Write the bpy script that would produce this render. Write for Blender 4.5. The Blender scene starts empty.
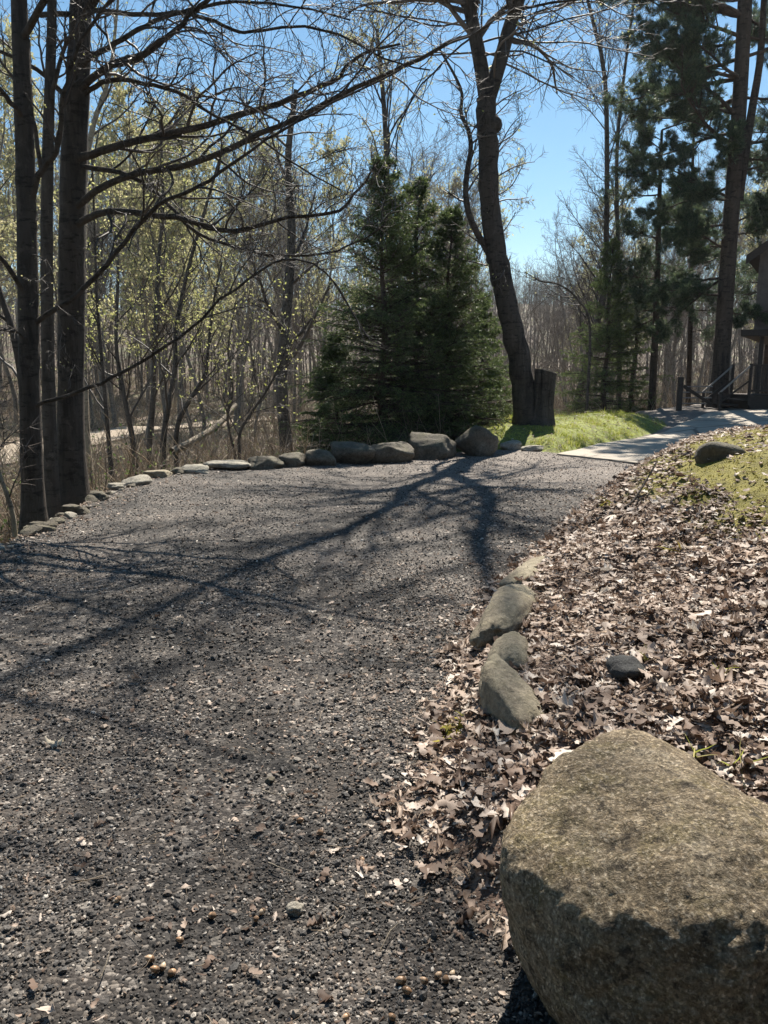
import bpy, bmesh, math, random
import numpy as np
from mathutils import Vector, noise as mnoise
R_ = math.radians
SC = bpy.context.scene
COL = SC.collection
CAMH, PITCH, FPX = 1.5, R_(10.45), 770.0
rng = np.random.default_rng(7)

# ------------------------------------------------------------------ camera maths: a pixel and a real distance give a real place
def at(px, py, Y):
    a, b = (px-384)/FPX, (512-py)/FPX
    d = np.array([a, math.cos(PITCH)+b*math.sin(PITCH), -math.sin(PITCH)+b*math.cos(PITCH)])
    return np.array([0, 0, CAMH]) + d*(Y/d[1])
def gnd(px, py, z=0.0):
    a, b = (px-384)/FPX, (512-py)/FPX
    d = np.array([a, math.cos(PITCH)+b*math.sin(PITCH), -math.sin(PITCH)+b*math.cos(PITCH)])
    return np.array([0, 0, CAMH]) + d*((z-CAMH)/d[2])

# ------------------------------------------------------------------ object helpers
def link(o, parent=None):
    COL.objects.link(o)
    if parent: o.parent = parent
    return o
def tag(o, label, cat, group=None, kind=None):
    if label: o['label'] = label
    if cat: o['category'] = cat
    if group: o['group'] = group
    if kind: o['kind'] = kind
    return o
def empty(name, loc=(0, 0, 0), rz=0):
    o = bpy.data.objects.new(name, None); o.location = loc; o.rotation_euler = (0, 0, rz); o.empty_display_size = .1
    return link(o)
def mesh(name, V, faces_list, mat=None, parent=None, smooth=False, loc=None):
    """V (n,3); faces_list: list of int arrays (m,3) or (m,4)"""
    me = bpy.data.meshes.new(name)
    V = np.asarray(V, dtype=np.float32)
    me.vertices.add(len(V)); me.vertices.foreach_set('co', V.ravel())
    fl = [np.asarray(f, dtype=np.int32) for f in faces_list if len(f)]
    nl = sum(f.size for f in fl); nf = sum(len(f) for f in fl)
    me.loops.add(nl); me.polygons.add(nf)
    me.loops.foreach_set('vertex_index', np.concatenate([f.ravel() for f in fl]))
    tot = np.concatenate([np.full(len(f), f.shape[1], dtype=np.int32) for f in fl])
    st = np.concatenate([[0], np.cumsum(tot)[:-1]]).astype(np.int32)
    me.polygons.foreach_set('loop_start', st); me.polygons.foreach_set('loop_total', tot)
    me.polygons.foreach_set('use_smooth', np.full(nf, smooth, dtype=bool))
    me.update(calc_edges=True); me.validate()
    if mat: me.materials.append(mat)
    o = bpy.data.objects.new(name, me)
    if loc is not None: o.location = loc
    return link(o, parent)
def copy_tree(o, parent=None):
    c = o.copy(); COL.objects.link(c); c.parent = parent
    for ch in list(o.children): copy_tree(ch, c)
    return c
class Solid:
    """boxes, bars and prisms collected into one mesh"""
    def __init__(s): s.v = []; s.f = []
    def hexa(s, p):
        b = len(s.v); s.v += [tuple(q) for q in p]
        s.f += [(b, b+3, b+2, b+1), (b+4, b+5, b+6, b+7), (b, b+1, b+5, b+4), (b+1, b+2, b+6, b+5), (b+2, b+3, b+7, b+6), (b+3, b, b+4, b+7)]
    def box(s, x0, x1, y0, y1, z0, z1):
        s.hexa([(x0, y0, z0), (x1, y0, z0), (x1, y1, z0), (x0, y1, z0), (x0, y0, z1), (x1, y0, z1), (x1, y1, z1), (x0, y1, z1)])
    def bar(s, a, b, w, h):
        a, b = Vector(a), Vector(b); d = (b-a).normalized()
        u = d.cross(Vector((0, 0, 1)))
        u = Vector((1, 0, 0)) if u.length < .01 else u.normalized()
        v = u.cross(d).normalized(); u = u*w/2; v = v*h/2
        s.hexa([a-u-v, a+u-v, a+u+v, a-u+v, b-u-v, b+u-v, b+u+v, b-u+v])
    def build(s, name, mat, parent=None, bev=.006):
        me = bpy.data.meshes.new(name); me.from_pydata(s.v, [], s.f); me.materials.append(mat)
        bm = bmesh.new(); bm.from_mesh(me); bmesh.ops.recalc_face_normals(bm, faces=bm.faces)
        if bev: bmesh.ops.bevel(bm, geom=bm.edges, offset=bev, segments=1, affect='EDGES')
        bm.to_mesh(me); bm.free()
        return link(bpy.data.objects.new(name, me), parent)

# ------------------------------------------------------------------ noise
def vnoise(x, y, seed=0):
    xi, yi = np.floor(x).astype(np.int64), np.floor(y).astype(np.int64)
    fx, fy = x-xi, y-yi
    fx = fx*fx*(3-2*fx); fy = fy*fy*(3-2*fy)
    def h(a, b):
        n = (a*374761393 + b*668265263 + seed*982451653) & 0xffffffff
        n = ((n ^ (n >> 13))*1274126177) & 0xffffffff
        return ((n ^ (n >> 16)) & 0xffff)/65535.0
    return (h(xi, yi)*(1-fx)+h(xi+1, yi)*fx)*(1-fy) + (h(xi, yi+1)*(1-fx)+h(xi+1, yi+1)*fx)*fy
def fbm(x, y, oct=4, seed=0):
    s, a, t = 0, .5, 0
    for i in range(oct):
        s = s + a*vnoise(x*2**i, y*2**i, seed+i*17); t += a; a *= .5
    return s/t - .5
def sst(x, a, b):
    t = np.clip((x-a)/(b-a), 0, 1); return t*t*(3-2*t)
def poly_dist(x, y, poly):
    """signed distance to a polygon, positive inside"""
    x = np.asarray(x, float); y = np.asarray(y, float)
    best = np.full(x.shape, 1e9); ins = np.zeros(x.shape, bool)
    n = len(poly)
    for i in range(n):
        x0, y0 = poly[i]; x1, y1 = poly[(i+1) % n]
        dx, dy = x1-x0, y1-y0
        t = np.clip(((x-x0)*dx+(y-y0)*dy)/(dx*dx+dy*dy), 0, 1)
        best = np.minimum(best, np.hypot(x-x0-t*dx, y-y0-t*dy))
        c = ((y0 > y) != (y1 > y))
        with np.errstate(divide='ignore', invalid='ignore'):
            ins ^= c & (x < (x1-x0)*(y-y0)/(y1-y0 if y1 != y0 else 1e-9)+x0)
    return np.where(ins, best, -best)

# ------------------------------------------------------------------ the lie of the land
BANK = [(.8, -4), (.8, 1.35), (.55, 1.7), (.28, 2.0), (.17, 2.3), (.2, 2.6), (.32, 3.34), (.56, 4.5), (1.15, 6), (2.2, 7.96), (3.3, 9.9), (4.2, 10.6), (6, 10.6), (12, 9), (40, 4), (40, -20), (.8, -20)]
PLAT = [(-3.7, -30), (-3.45, 4.5), (-3.3, 6.55), (-3.42, 8.57), (-3.5, 10.6), (-2.9, 11.8), (-2.1, 12.5), (0, 13.2), (1.9, 14.6), (1.6, 18), (4, 21.5), (11, 27), (40, 33), (60, 33), (60, -30)]
ROADL = [(3.1, 13.75), (4.4, 15.6), (6.5, 18.0), (7.7, 20.0), (9.2, 22.0), (13, 22.8), (30, 23)]
ROADR = [(4.5, 11.85), (6.2, 11.8), (8.5, 12), (11, 12.2), (14, 12.5), (18, 12.5), (32, 12.5)]
MOUND = [(1.75, 14.75), (2.6, 14.75), (3.15, 13.95), (4.3, 15.45), (6.2, 17.9), (7.3, 19.8), (6.5, 20.6), (4.5, 20.4), (2.2, 18.6), (1.3, 16.5)]
def H(x, y, fine=True):
    x = np.asarray(x, float); y = np.asarray(y, float)
    so = -poly_dist(x, y, PLAT); so = np.maximum(so, 0)
    z = -2.3*(1-np.exp(-so*.30))
    z = z + sst(y, 60, 200)*24*(.75+.6*fbm(x/90, y/90, 2, 5)) + sst(so, 3, 12)*fbm(x/9, y/9, 3, 9)*1.0
    z = z + sst(x, 5, 11)*sst(y, 14, 22)*sst(-so, -3, 1)*.42
    sb = np.maximum(poly_dist(x, y, BANK), 0)
    slope = np.interp(y, [0, 2, 4.3, 6.5, 9], [.22, .25, .38, 1.15, 1.3])
    zb = .05*sst(sb, 0, .15) + slope*sb
    cap = np.interp(y, [0, 3, 5, 6.5, 9, 12], [1.05, 1.05, 1.06, 1.04, .86, .4])
    zb = cap*(1-np.exp(-(zb/cap)**1.6))**.62*1.0
    z = z + np.where(sb > 0, zb, 0)
    sm = np.maximum(poly_dist(x, y, MOUND), 0)
    z = z + .48*(1-np.exp(-sm*1.6))
    z = z + fbm(x*1.1, y*1.1, 2, 3)*.05*(1+2*sst(sb, .1, .8)+1.2*sst(sm, 0.1, .5))
    z = z - np.where(y < 14.5, .02*(np.exp(-((x+2.2)/.35)**2)+np.exp(-((x+.4)/.35)**2)), 0)
    if fine:
        z = z + fbm(x*7, y*7, 3, 11)*(.012+.05*sst(sb, .05, .4)+.05*sst(so, .0, .5))
    return z
def H1(x, y): return float(H(np.array([x]), np.array([y]))[0])

# ------------------------------------------------------------------ materials
class NT:
    def __init__(s, name):
        s.m = bpy.data.materials.new(name); s.m.use_nodes = True; s.t = s.m.node_tree; s.n = s.t.nodes; s.l = s.t.links
        s.n.clear(); s.out = s.n.new('ShaderNodeOutputMaterial'); s.b = s.n.new('ShaderNodeBsdfPrincipled')
        s.l.new(s.b.outputs[0], s.out.inputs[0]); s.b.inputs['Roughness'].default_value = .85
        s.b.inputs['Specular IOR Level'].default_value = .3
    def coord(s, scale=(1, 1, 1), which='Object'):
        c = s.n.new('ShaderNodeTexCoord'); m = s.n.new('ShaderNodeMapping'); m.inputs['Scale'].default_value = scale
        s.l.new(c.outputs[which], m.inputs[0]); return m.outputs[0]
    def world(s, scale=(1, 1, 1)):
        c = s.n.new('ShaderNodeNewGeometry'); m = s.n.new('ShaderNodeMapping'); m.inputs['Scale'].default_value = scale
        s.l.new(c.outputs['Position'], m.inputs[0]); return m.outputs[0]
    def noise(s, v, sc, det=4, rough=.6, out=0):
        n = s.n.new('ShaderNodeTexNoise'); n.inputs['Scale'].default_value = sc; n.inputs['Detail'].default_value = det
        n.inputs['Roughness'].default_value = rough; s.l.new(v, n.inputs['Vector']); return n.outputs[out]
    def vor(s, v, sc, feat='F1', out='Distance'):
        n = s.n.new('ShaderNodeTexVoronoi'); n.feature = feat; n.inputs['Scale'].default_value = sc; s.l.new(v, n.inputs['Vector']); return n.outputs[out]
    def ramp(s, f, stops, interp='LINEAR'):
        r = s.n.new('ShaderNodeValToRGB'); r.color_ramp.interpolation = interp
        e = r.color_ramp.elements
        while len(e) < len(stops): e.new(.5)
        for i, (p, c) in enumerate(stops):
            e[i].position = p; e[i].color = (*c, 1) if isinstance(c, tuple) else (c, c, c, 1)
        s.l.new(f, r.inputs[0]); return r.outputs[0]
    def mix(s, f, a, b, mode='MIX'):
        m = s.n.new('ShaderNodeMix'); m.data_type = 'RGBA'; m.blend_type = mode
        for i, v in ((0, f), (6, a), (7, b)):
            if isinstance(v, (int, float)): m.inputs[i].default_value = v
            elif isinstance(v, tuple): m.inputs[i].default_value = (*v, 1)
            else: s.l.new(v, m.inputs[i])
        return m.outputs[2]
    def math(s, op, a, b=0.0, c=None):
        m = s.n.new('ShaderNodeMath'); m.operation = op
        for i, v in enumerate((a, b) if c is None else (a, b, c)):
            if isinstance(v, (int, float)): m.inputs[i].default_value = v
            else: s.l.new(v, m.inputs[i])
        return m.outputs[0]
    def attr(s, name):
        a = s.n.new('ShaderNodeAttribute'); a.attribute_name = name; return a.outputs['Fac']
    def island(s):
        return s.n.new('ShaderNodeNewGeometry').outputs['Random Per Island']
    def objrand(s):
        return s.n.new('ShaderNodeObjectInfo').outputs['Random']
    def bump(s, h, dist, strength=1.0):
        b = s.n.new('ShaderNodeBump'); b.inputs['Distance'].default_value = dist; b.inputs['Strength'].default_value = strength
        s.l.new(h, b.inputs['Height']); s.l.new(b.outputs[0], s.b.inputs['Normal']); return b
    def base(s, c):
        if isinstance(c, tuple): s.b.inputs['Base Color'].default_value = (*c, 1)
        else: s.l.new(c, s.b.inputs['Base Color'])
    def translucent(s, c, fac):
        t = s.n.new('ShaderNodeBsdfTranslucent'); mx = s.n.new('ShaderNodeMixShader'); mx.inputs[0].default_value = fac
        if isinstance(c, tuple): t.inputs[0].default_value = (*c, 1)
        else: s.l.new(c, t.inputs[0])
        s.l.new(s.b.outputs[0], mx.inputs[1]); s.l.new(t.outputs[0], mx.inputs[2]); s.l.new(mx.outputs[0], s.out.inputs[0])

def m_bark(name, c0, c1, vscale=1.0, moss=0):
    t = NT(name); v = t.coord((14*vscale, 14*vscale, 2.6*vscale))
    n = t.noise(v, 1.0, 6, .65); n2 = t.noise(t.coord((1.5, 1.5, .8)), 1, 3)
    r = t.ramp(n, [(.40, c0), (.56, c1)])
    r = t.mix(t.ramp(n2, [(.4, 0.0), (.7, 1.0)]), r, tuple(min(1, k*1.35) for k in c1))
    sc = t.noise(t.coord((5*vscale, 5*vscale, 16*vscale)), 1, 6, .7); r = t.mix(t.ramp(sc, [(.40, .75), (.47, 0.0)]), r, tuple(k*.4 for k in c0))
    lc = t.noise(t.coord((7, 7, 5)), 1.3, 7, .75); r = t.mix(t.ramp(lc, [(.56, 0.0), (.64, .7)]), r, tuple(min(1, k*1.9) for k in c1))
    rr = t.mix(.25, r, t.ramp(t.objrand(), [(0, tuple(k*.7 for k in c0)), (1, tuple(k*1.2 for k in c1))]))
    t.base(rr); w = t.noise(t.coord((40*vscale, 40*vscale, 6*vscale)), 1, 5, .7)
    t.bump(t.math('ADD', n, t.math('MULTIPLY', w, .6)), .06); t.b.inputs['Roughness'].default_value = .9
    return t.m
def m_leaf(name, stops, tr=.4, rough=.6, gain=1.0, spec=.3):
    t = NT(name); c = t.ramp(t.island(), stops); t.base(c); t.b.inputs['Roughness'].default_value = rough
    t.b.inputs['Specular IOR Level'].default_value = spec
    if tr: t.translucent(c, tr)
    return t.m
M = {}
M['bark'] = m_bark('bark_dark', (.022, .018, .015), (.085, .07, .058))
M['bark_mid'] = m_bark('bark_grey', (.035, .029, .024), (.11, .092, .078))
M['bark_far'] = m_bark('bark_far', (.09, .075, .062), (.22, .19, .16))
M['bark_pale'] = m_bark('bark_pale', (.15, .12, .09), (.34, .29, .22))
M['pine_bark'] = m_bark('pine_bark', (.025, .018, .014), (.085, .062, .048), .8)
M['twig'] = m_leaf('twig', [(0, (.035, .028, .024)), (.8, (.085, .07, .06)), (1, (.16, .13, .11))], 0, .6, spec=.3)
M['twig_far'] = m_leaf('twig_far', [(0, (.09, .072, .062)), (.6, (.17, .14, .12)), (1, (.27, .225, .19))], 0, .8)  # haze put into the colour: lightened so the far twigs look hazy
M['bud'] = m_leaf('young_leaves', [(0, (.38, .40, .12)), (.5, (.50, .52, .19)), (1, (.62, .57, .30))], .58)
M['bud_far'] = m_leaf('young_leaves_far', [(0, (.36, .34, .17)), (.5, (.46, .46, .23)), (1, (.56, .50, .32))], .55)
M['spruce'] = m_leaf('spruce_needles', [(0, (.04, .065, .025)), (.5, (.09, .13, .045)), (1, (.20, .25, .09))], .42, .45)
M['spruce_light'] = m_leaf('bush_needles', [(0, (.07, .11, .035)), (.5, (.13, .18, .06)), (1, (.24, .29, .10))], .45, .55)
M['pine'] = m_leaf('pine_needles', [(0, (.035, .06, .035)), (.5, (.07, .105, .06)), (1, (.19, .23, .12))], .45, .45)
M['brush'] = m_leaf('dead_brush', [(0, (.12, .09, .06)), (.5, (.30, .23, .165)), (1, (.5, .41, .3))], .35, .6)
M['green_brush'] = m_leaf('green_brush', [(0, (.06, .10, .03)), (.6, (.14, .2, .06)), (1, (.28, .30, .12))], .4, .7)
M['litter'] = m_leaf('dry_leaves', [(0, (.05, .03, .02)), (.3, (.14, .088, .062)), (.55, (.30, .21, .16)), (.78, (.46, .36, .295)), (.92, (.62, .53, .45)), (1, (.76, .69, .6))], .25, .6, spec=.25)
def m_litter():
    t = NT('dry_leaf_litter')
    c = t.ramp(t.island(), [(0, (.06, .038, .027)), (.25, (.18, .12, .088)), (.5, (.36, .27, .21)), (.75, (.52, .42, .345)), (.92, (.66, .57, .49)), (1, (.78, .71, .62))])
    c = t.mix(t.ramp(t.noise(t.world(), 3.2, 6, .7), [(.38, .75), (.52, 0.0)]), c, t.mix(.5, c, (.075, .04, .026)))
    c = t.mix(t.ramp(t.noise(t.world(), 130, 3), [(.5, 0.0), (.75, .4)]), c, (.08, .05, .035))
    t.base(c); t.translucent(c, .25); t.b.inputs['Roughness'].default_value = .6; t.b.inputs['Specular IOR Level'].default_value = .25; return t.m
M['litter'] = m_litter()
M['grass'] = m_leaf('grass_blades', [(0, (.18, .21, .03)), (.5, (.36, .40, .07)), (.8, (.50, .50, .13)), (1, (.55, .46, .26))], .5, .5)
M['moss'] = m_leaf('moss_tufts', [(0, (.13, .12, .02)), (.5, (.26, .23, .035)), (.85, (.38, .32, .06)), (1, (.3, .2, .1))], .3, .9)
def m_pebble():
    t = NT('gravel_stones'); i = t.island()
    c = t.ramp(i, [(0, (.018, .016, .015)), (.35, (.036, .033, .031)), (.6, (.075, .067, .061)), (.76, (.13, .115, .10)), (.84, (.22, .145, .095)), (.91, (.34, .28, .22)), (.95, (.5, .44, .37)), (1, (.7, .64, .57))])
    n = t.noise(t.world(), 220, 3)
    c = t.mix(t.ramp(n, [(.3, 0.0), (.8, .6)]), c, (.16, .15, .14))
    c = t.mix(t.ramp(t.noise(t.world(), 1.1, 5, .65), [(.40, .7), (.56, 0.0)]), c, t.mix(.55, c, (.012, .011, .010)))
    t.base(c); t.b.inputs['Roughness'].default_value = .62; t.bump(n, .003, .8); return t.m
M['pebble'] = m_pebble()
def m_rock(name, a, b, c, moss=(.10, .09, .035), mossf=.5, fine=1.0):
    t = NT(name); v = t.coord(); n = t.noise(v, 3.2*fine, 8, .62); n2 = t.noise(v, 26*fine, 6, .75); n3 = t.noise(v, 1.3*fine, 4, .6); vo = t.vor(v, 130*fine)
    col = t.ramp(n, [(.3, a), (.5, b), (.72, c)])
    col = t.mix(t.ramp(n2, [(.38, 0.0), (.62, .75)]), col, tuple(k*.45 for k in a))
    col = t.mix(t.ramp(t.noise(v, 60*fine, 5, .8), [(.56, 0.0), (.72, .55)]), col, tuple(min(1, k*1.7) for k in c))
    g = t.n.new('ShaderNodeNewGeometry'); sx = t.n.new('ShaderNodeSeparateXYZ'); t.l.new(g.outputs['Normal'], sx.inputs[0])
    up = t.ramp(sx.outputs[2], [(.15, 0.0), (.75, 1.0)])
    mm = t.math('MULTIPLY', up, t.ramp(t.noise(v, 5*fine, 7, .75), [(.42, 0.0), (.62, mossf)]))
    col = t.mix(mm, col, moss); t.base(col)
    h = t.math('ADD', t.math('MULTIPLY', n2, .55), t.math('ADD', t.math('MULTIPLY', t.noise(v, 85*fine, 5, .7), .4), t.math('MULTIPLY', n3, .5)))
    t.bump(h, .028/fine, .9); t.b.inputs['Roughness'].default_value = .8; return t.m
def m_boulder():
    t = NT('boulder_stone'); v = t.coord(); n = t.noise(v, 5, 8, .7); g = t.noise(v, 95, 5, .75); g2 = t.noise(v, 38, 6, .75); pit = t.vor(v, 150)
    col = t.ramp(n, [(.3, (.12, .085, .05)), (.46, (.235, .175, .105)), (.58, (.36, .28, .18)), (.7, (.52, .43, .31))])
    col = t.mix(t.ramp(t.noise(v, 9, 6, .7), [(.5, 0.0), (.62, .55)]), col, (.20, .16, .065))
    col = t.mix(t.ramp(g, [(.38, .7), (.46, 0.0)]), col, (.11, .08, .05))
    col = t.mix(t.ramp(g, [(.52, 0.0), (.64, .9)]), col, (.62, .51, .37))
    col = t.mix(t.ramp(t.noise(v, 17, 8, .78), [(.38, .9), (.46, 0.0)]), col, (.06, .045, .03))
    col = t.mix(t.ramp(t.noise(v, 14, 7, .8), [(.60, 0.0), (.70, .7)]), col, (.58, .52, .43))
    gc = t.vor(v, 170, 'F1', 'Color'); sg = t.n.new('ShaderNodeSeparateColor'); t.l.new(gc, sg.inputs[0])
    col = t.mix(.45, col, t.ramp(sg.outputs[0], [(0, .25), (.3, .8), (.8, 1.0), (.86, 1.9), (1, 2.2)], 'CONSTANT'), 'MULTIPLY')
    t.base(col); h = t.math('ADD', t.math('MULTIPLY', g2, 1.0), t.math('ADD', t.math('MULTIPLY', g, .3), t.math('MULTIPLY', t.noise(v, 15, 7, .7), 1.6)))
    t.bump(h, .022, .9); t.b.inputs['Roughness'].default_value = .75; return t.m
M['boulder'] = m_boulder()
M['rock'] = m_rock('row_stone', (.08, .068, .052), (.17, .145, .11), (.27, .235, .19), (.10, .10, .04), .4, .8)
M['kerbrock'] = m_rock('smooth_stone', (.22, .18, .125), (.36, .305, .22), (.48, .42, .32), (.22, .19, .09), .3, 1.2)
M['pale_rock'] = m_rock('pale_stone', (.28, .25, .2), (.42, .38, .32), (.55, .5, .44), (.2, .2, .1), .3, 1)
M['dark_rock'] = m_rock('dark_stone', (.03, .03, .03), (.07, .07, .07), (.12, .12, .12), (.05, .05, .03), .2, 2)
def m_plain(name, a, b, sc=6, rough=.8, bumpd=.004, stretch=(1, 1, 1)):
    t = NT(name); n = t.noise(t.coord(stretch), sc, 6, .7); t.base(t.ramp(n, [(.3, a), (.7, b)])); t.bump(n, bumpd); t.b.inputs['Roughness'].default_value = rough; return t.m
M['wood_dark'] = m_plain('stained_wood', (.03, .022, .018), (.07, .052, .042), 12, .7, .004, (1, 1, 6))
M['wood_grey'] = m_plain('weathered_wood', (.2, .18, .16), (.34, .31, .28), 12)
M['white_paint'] = m_plain('white_paint', (.6, .6, .58), (.75, .74, .72), 8, .5)
M['roofing'] = m_plain('roof_shingle', (.08, .075, .07), (.15, .14, .13), 30)
M['metal'] = m_plain('galvanised_pipe', (.12, .12, .12), (.22, .22, .22), 20, .45)
M['glass'] = m_plain('window_glass', (.03, .04, .05), (.05, .06, .07), 1, .08, .0)
M['cutwood'] = m_plain('cut_wood', (.14, .10, .07), (.3, .24, .17), 18)
def m_siding():
    t = NT('clapboard_siding'); v = t.coord(); sp = t.n.new('ShaderNodeSeparateXYZ'); t.l.new(v, sp.inputs[0])
    w = t.math('FRACT', t.math('MULTIPLY', sp.outputs[2], 7.0)); n = t.noise(v, 5, 5)
    t.base(t.ramp(n, [(.3, (.10, .083, .075)), (.7, (.16, .135, .12))])); t.bump(w, .012); return t.m
M['siding'] = m_siding()
def m_concrete():
    t = NT('concrete'); v = t.world(); n = t.noise(v, 1.2, 6, .6); f = t.noise(v, 90, 4, .7)
    c = t.ramp(n, [(.3, (.33, .29, .24)), (.7, (.47, .42, .35))]); c = t.mix(t.ramp(f, [(.4, 0.0), (.7, .4)]), c, (.24, .22, .2))
    c = t.mix(t.ramp(t.noise(v, 6, 7, .8), [(.6, 0.0), (.72, .6)]), c, (.2, .16, .12))
    c = t.mix(t.ramp(t.noise(v, .5, 5, .7), [(.45, 0.0), (.65, .5)]), c, (.30, .25, .19))
    ck = t.vor(v, .28, 'DISTANCE_TO_EDGE'); c = t.mix(t.ramp(ck, [(.004, .8), (.010, 0.0)]), c, (.08, .07, .06))
    t.base(c); t.bump(f, .006); return t.m
M['concrete'] = m_concrete()
M['dirt'] = m_plain('packed_dirt', (.24, .2, .15), (.40, .33, .26), 3, .95, .01)
def m_ground():
    t = NT('ground_cover'); v = t.world()
    wob = t.math('MULTIPLY', t.math('SUBTRACT', t.noise(v, 5, 6, .7), .5), .9)
    def mask(nm, k=1.0): return t.ramp(t.math('ADD', t.attr(nm), t.math('MULTIPLY', wob, k)), [(.42, 0.0), (.58, 1.0)])
    # gravel: small crushed stone of mixed greys
    cell = t.vor(v, 95, 'F1', 'Color'); sp = t.n.new('ShaderNodeSeparateColor'); t.l.new(cell, sp.inputs[0])
    d95 = t.vor(v, 95)
    g = t.ramp(sp.outputs[0], [(0, (.014, .013, .012)), (.45, (.032, .029, .027)), (.72, (.07, .063, .057)), (.88, (.17, .145, .12)), (1, (.45, .4, .35))])
    cell2 = t.vor(v, 38, 'F1', 'Color'); sp2 = t.n.new('ShaderNodeSeparateColor'); t.l.new(cell2, sp2.inputs[0])
    g = t.mix(t.ramp(sp2.outputs[1], [(.84, 0.0), (.86, .7)]), g, t.ramp(sp2.outputs[0], [(0, (.06, .06, .06)), (.6, (.2, .18, .16)), (1, (.42, .38, .33))]))
    dust = t.ramp(t.noise(v, 1.1, 5, .65), [(.42, 0.0), (.68, .42)])
    g = t.mix(dust, g, (.15, .12, .10))
    g = t.mix(t.ramp(t.noise(v, 1.1, 5, .65), [(.38, .8), (.54, 0.0)]), g, (.016, .014, .013))
    g = t.mix(t.ramp(t.noise(v, 2.6, 6, .7), [(.52, 0.0), (.66, .6)]), g, (.085, .068, .054))
    tan = t.attr('dust'); g = t.mix(t.math('MULTIPLY', tan, t.ramp(t.noise(v, 14, 6, .7), [(.3, .35), (.7, .9)])), g, (.26, .22, .19))
    hg = t.math('SUBTRACT', 1.0, d95)
    # litter, forest floor
    lc = t.vor(v, 22, 'F1', 'Color'); sp3 = t.n.new('ShaderNodeSeparateColor'); t.l.new(lc, sp3.inputs[0])
    l = t.ramp(sp3.outputs[0], [(0, (.05, .032, .024)), (.5, (.15, .10, .075)), (1, (.36, .28, .21))])
    w = t.ramp(t.noise(v, 3, 6, .75), [(.3, (.08, .058, .042)), (.7, (.23, .175, .125))])
    w = t.mix(t.ramp(t.noise(v, .35, 4), [(.48, 0.0), (.62, .6)]), w, (.12, .15, .05))
    mo = t.ramp(t.noise(v, 16, 6, .75), [(.3, (.10, .085, .018)), (.6, (.24, .21, .035)), (.8, (.2, .14, .07))])
    gr = t.ramp(t.noise(v, 9, 7, .75), [(.36, (.13, .10, .05)), (.48, (.15, .17, .04)), (.6, (.28, .32, .06)), (.75, (.30, .24, .13))])
    c = w
    c = t.mix(mask('gravel', .45), c, g)
    c = t.mix(mask('litter', .6), c, l)
    c = t.mix(mask('moss', 1.0), c, mo)
    c = t.mix(mask('grass', .4), c, gr)
    t.base(c)
    h = t.math('ADD', t.math('MULTIPLY', hg, .6), t.math('MULTIPLY', t.noise(v, 45, 6, .75), .9))
    t.bump(h, .012, 1.0); t.b.inputs['Roughness'].default_value = .8
    return t.m
M['ground'] = m_ground()

# ------------------------------------------------------------------ ground sheet
def axis(lo, dlo, dhi, hi, step, grow):
    a = list(np.arange(dlo, dhi, step)); s = step; x = a[-1]
    while x < hi: s *= grow; x += s; a.append(x)
    s = step; x = a[0]
    while x > lo: s *= grow; x -= s; a.insert(0, x)
    return np.array(a)
xs = axis(-420, -4.6, 6, 420, .06, 1.06); ys = axis(-120, .9, 15, 520, .06, 1.055)
X, Y = np.meshgrid(xs, ys); X = X.ravel(); Y = Y.ravel(); Z = H(X, Y)
n_, m_ = len(xs), len(ys)
I = np.arange(n_*m_).reshape(m_, n_)
F = np.stack([I[:-1, :-1], I[:-1, 1:], I[1:, 1:], I[1:, :-1]], -1).reshape(-1, 4)
gr = mesh('ground', np.stack([X, Y, Z], 1), [F], M['ground'], smooth=True); tag(gr, None, None, kind='structure')
sbk = poly_dist(X, Y, BANK); spl = poly_dist(X, Y, PLAT); smd = poly_dist(X, Y, MOUND)
MOSS = [(1.95, 4.3), (1.95, 5.0), (1.9, 5.9), (2.35, 6.8), (2.9, 7.7), (3.5, 8.7), (4.6, 8.8), (6.5, 7.0), (6.5, 4.2), (3.2, 4.0)]
def moss_v(x, y): return np.clip(.5 + poly_dist(x, y, MOSS)*1.2, 0, 1)
for nm, val in (('gravel', np.clip(.5+spl*3, 0, 1)), ('litter', np.clip(.5+(sbk+.06)*2.5, 0, 1)), ('grass', np.clip(.5+smd*4, 0, 1)),
                ('moss', moss_v(X, Y)), ('dust', sst(Y, 7.5, 12.5)*sst(X, -3.5, 2.5))):
    a = gr.data.attributes.new(nm, 'FLOAT', 'POINT'); a.data.foreach_set('value', val.astype(np.float32))

# concrete driveway, one slab between its two edges
def resample(pl, n):
    pl = np.array(pl, float); d = np.r_[0, np.cumsum(np.hypot(*np.diff(pl, axis=0).T))]; t = np.linspace(0, d[-1], n)
    return np.stack([np.interp(t, d, pl[:, i]) for i in range(pl.shape[1])], 1)
def ruled(name, L, Rr, nu, nv, mat, lift, label=None):
    a, b = resample(L, nu), resample(Rr, nu); s = np.linspace(0, 1, nv)[None, :, None]
    P = a[:, None]*(1-s)+b[:, None]*s; P = P.reshape(-1, 2); z = H(P[:, 0], P[:, 1], False)+lift
    V = np.c_[P, z]; I = np.arange(nu*nv).reshape(nu, nv)
    F = np.stack([I[:-1, :-1], I[1:, :-1], I[1:, 1:], I[:-1, 1:]], -1).reshape(-1, 4)
    # skirt so that the slab has thickness
    ring = np.r_[I[:, 0], I[-1, 1:], I[:-1, -1][::-1], I[0, 1:-1][::-1]]
    V2 = V[ring]-np.array([0, 0, .12]); k = len(V); V = np.r_[V, V2]; j = np.arange(len(ring)); jn = (j+1) % len(ring)
    S = np.stack([ring[j], ring[jn], k+jn, k+j], -1)
    o = mesh(name, V, [F, S], mat); return tag(o, None, None, kind='structure')
ruled('road', ROADL, ROADR, 90, 40, M['concrete'], .03)
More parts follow.
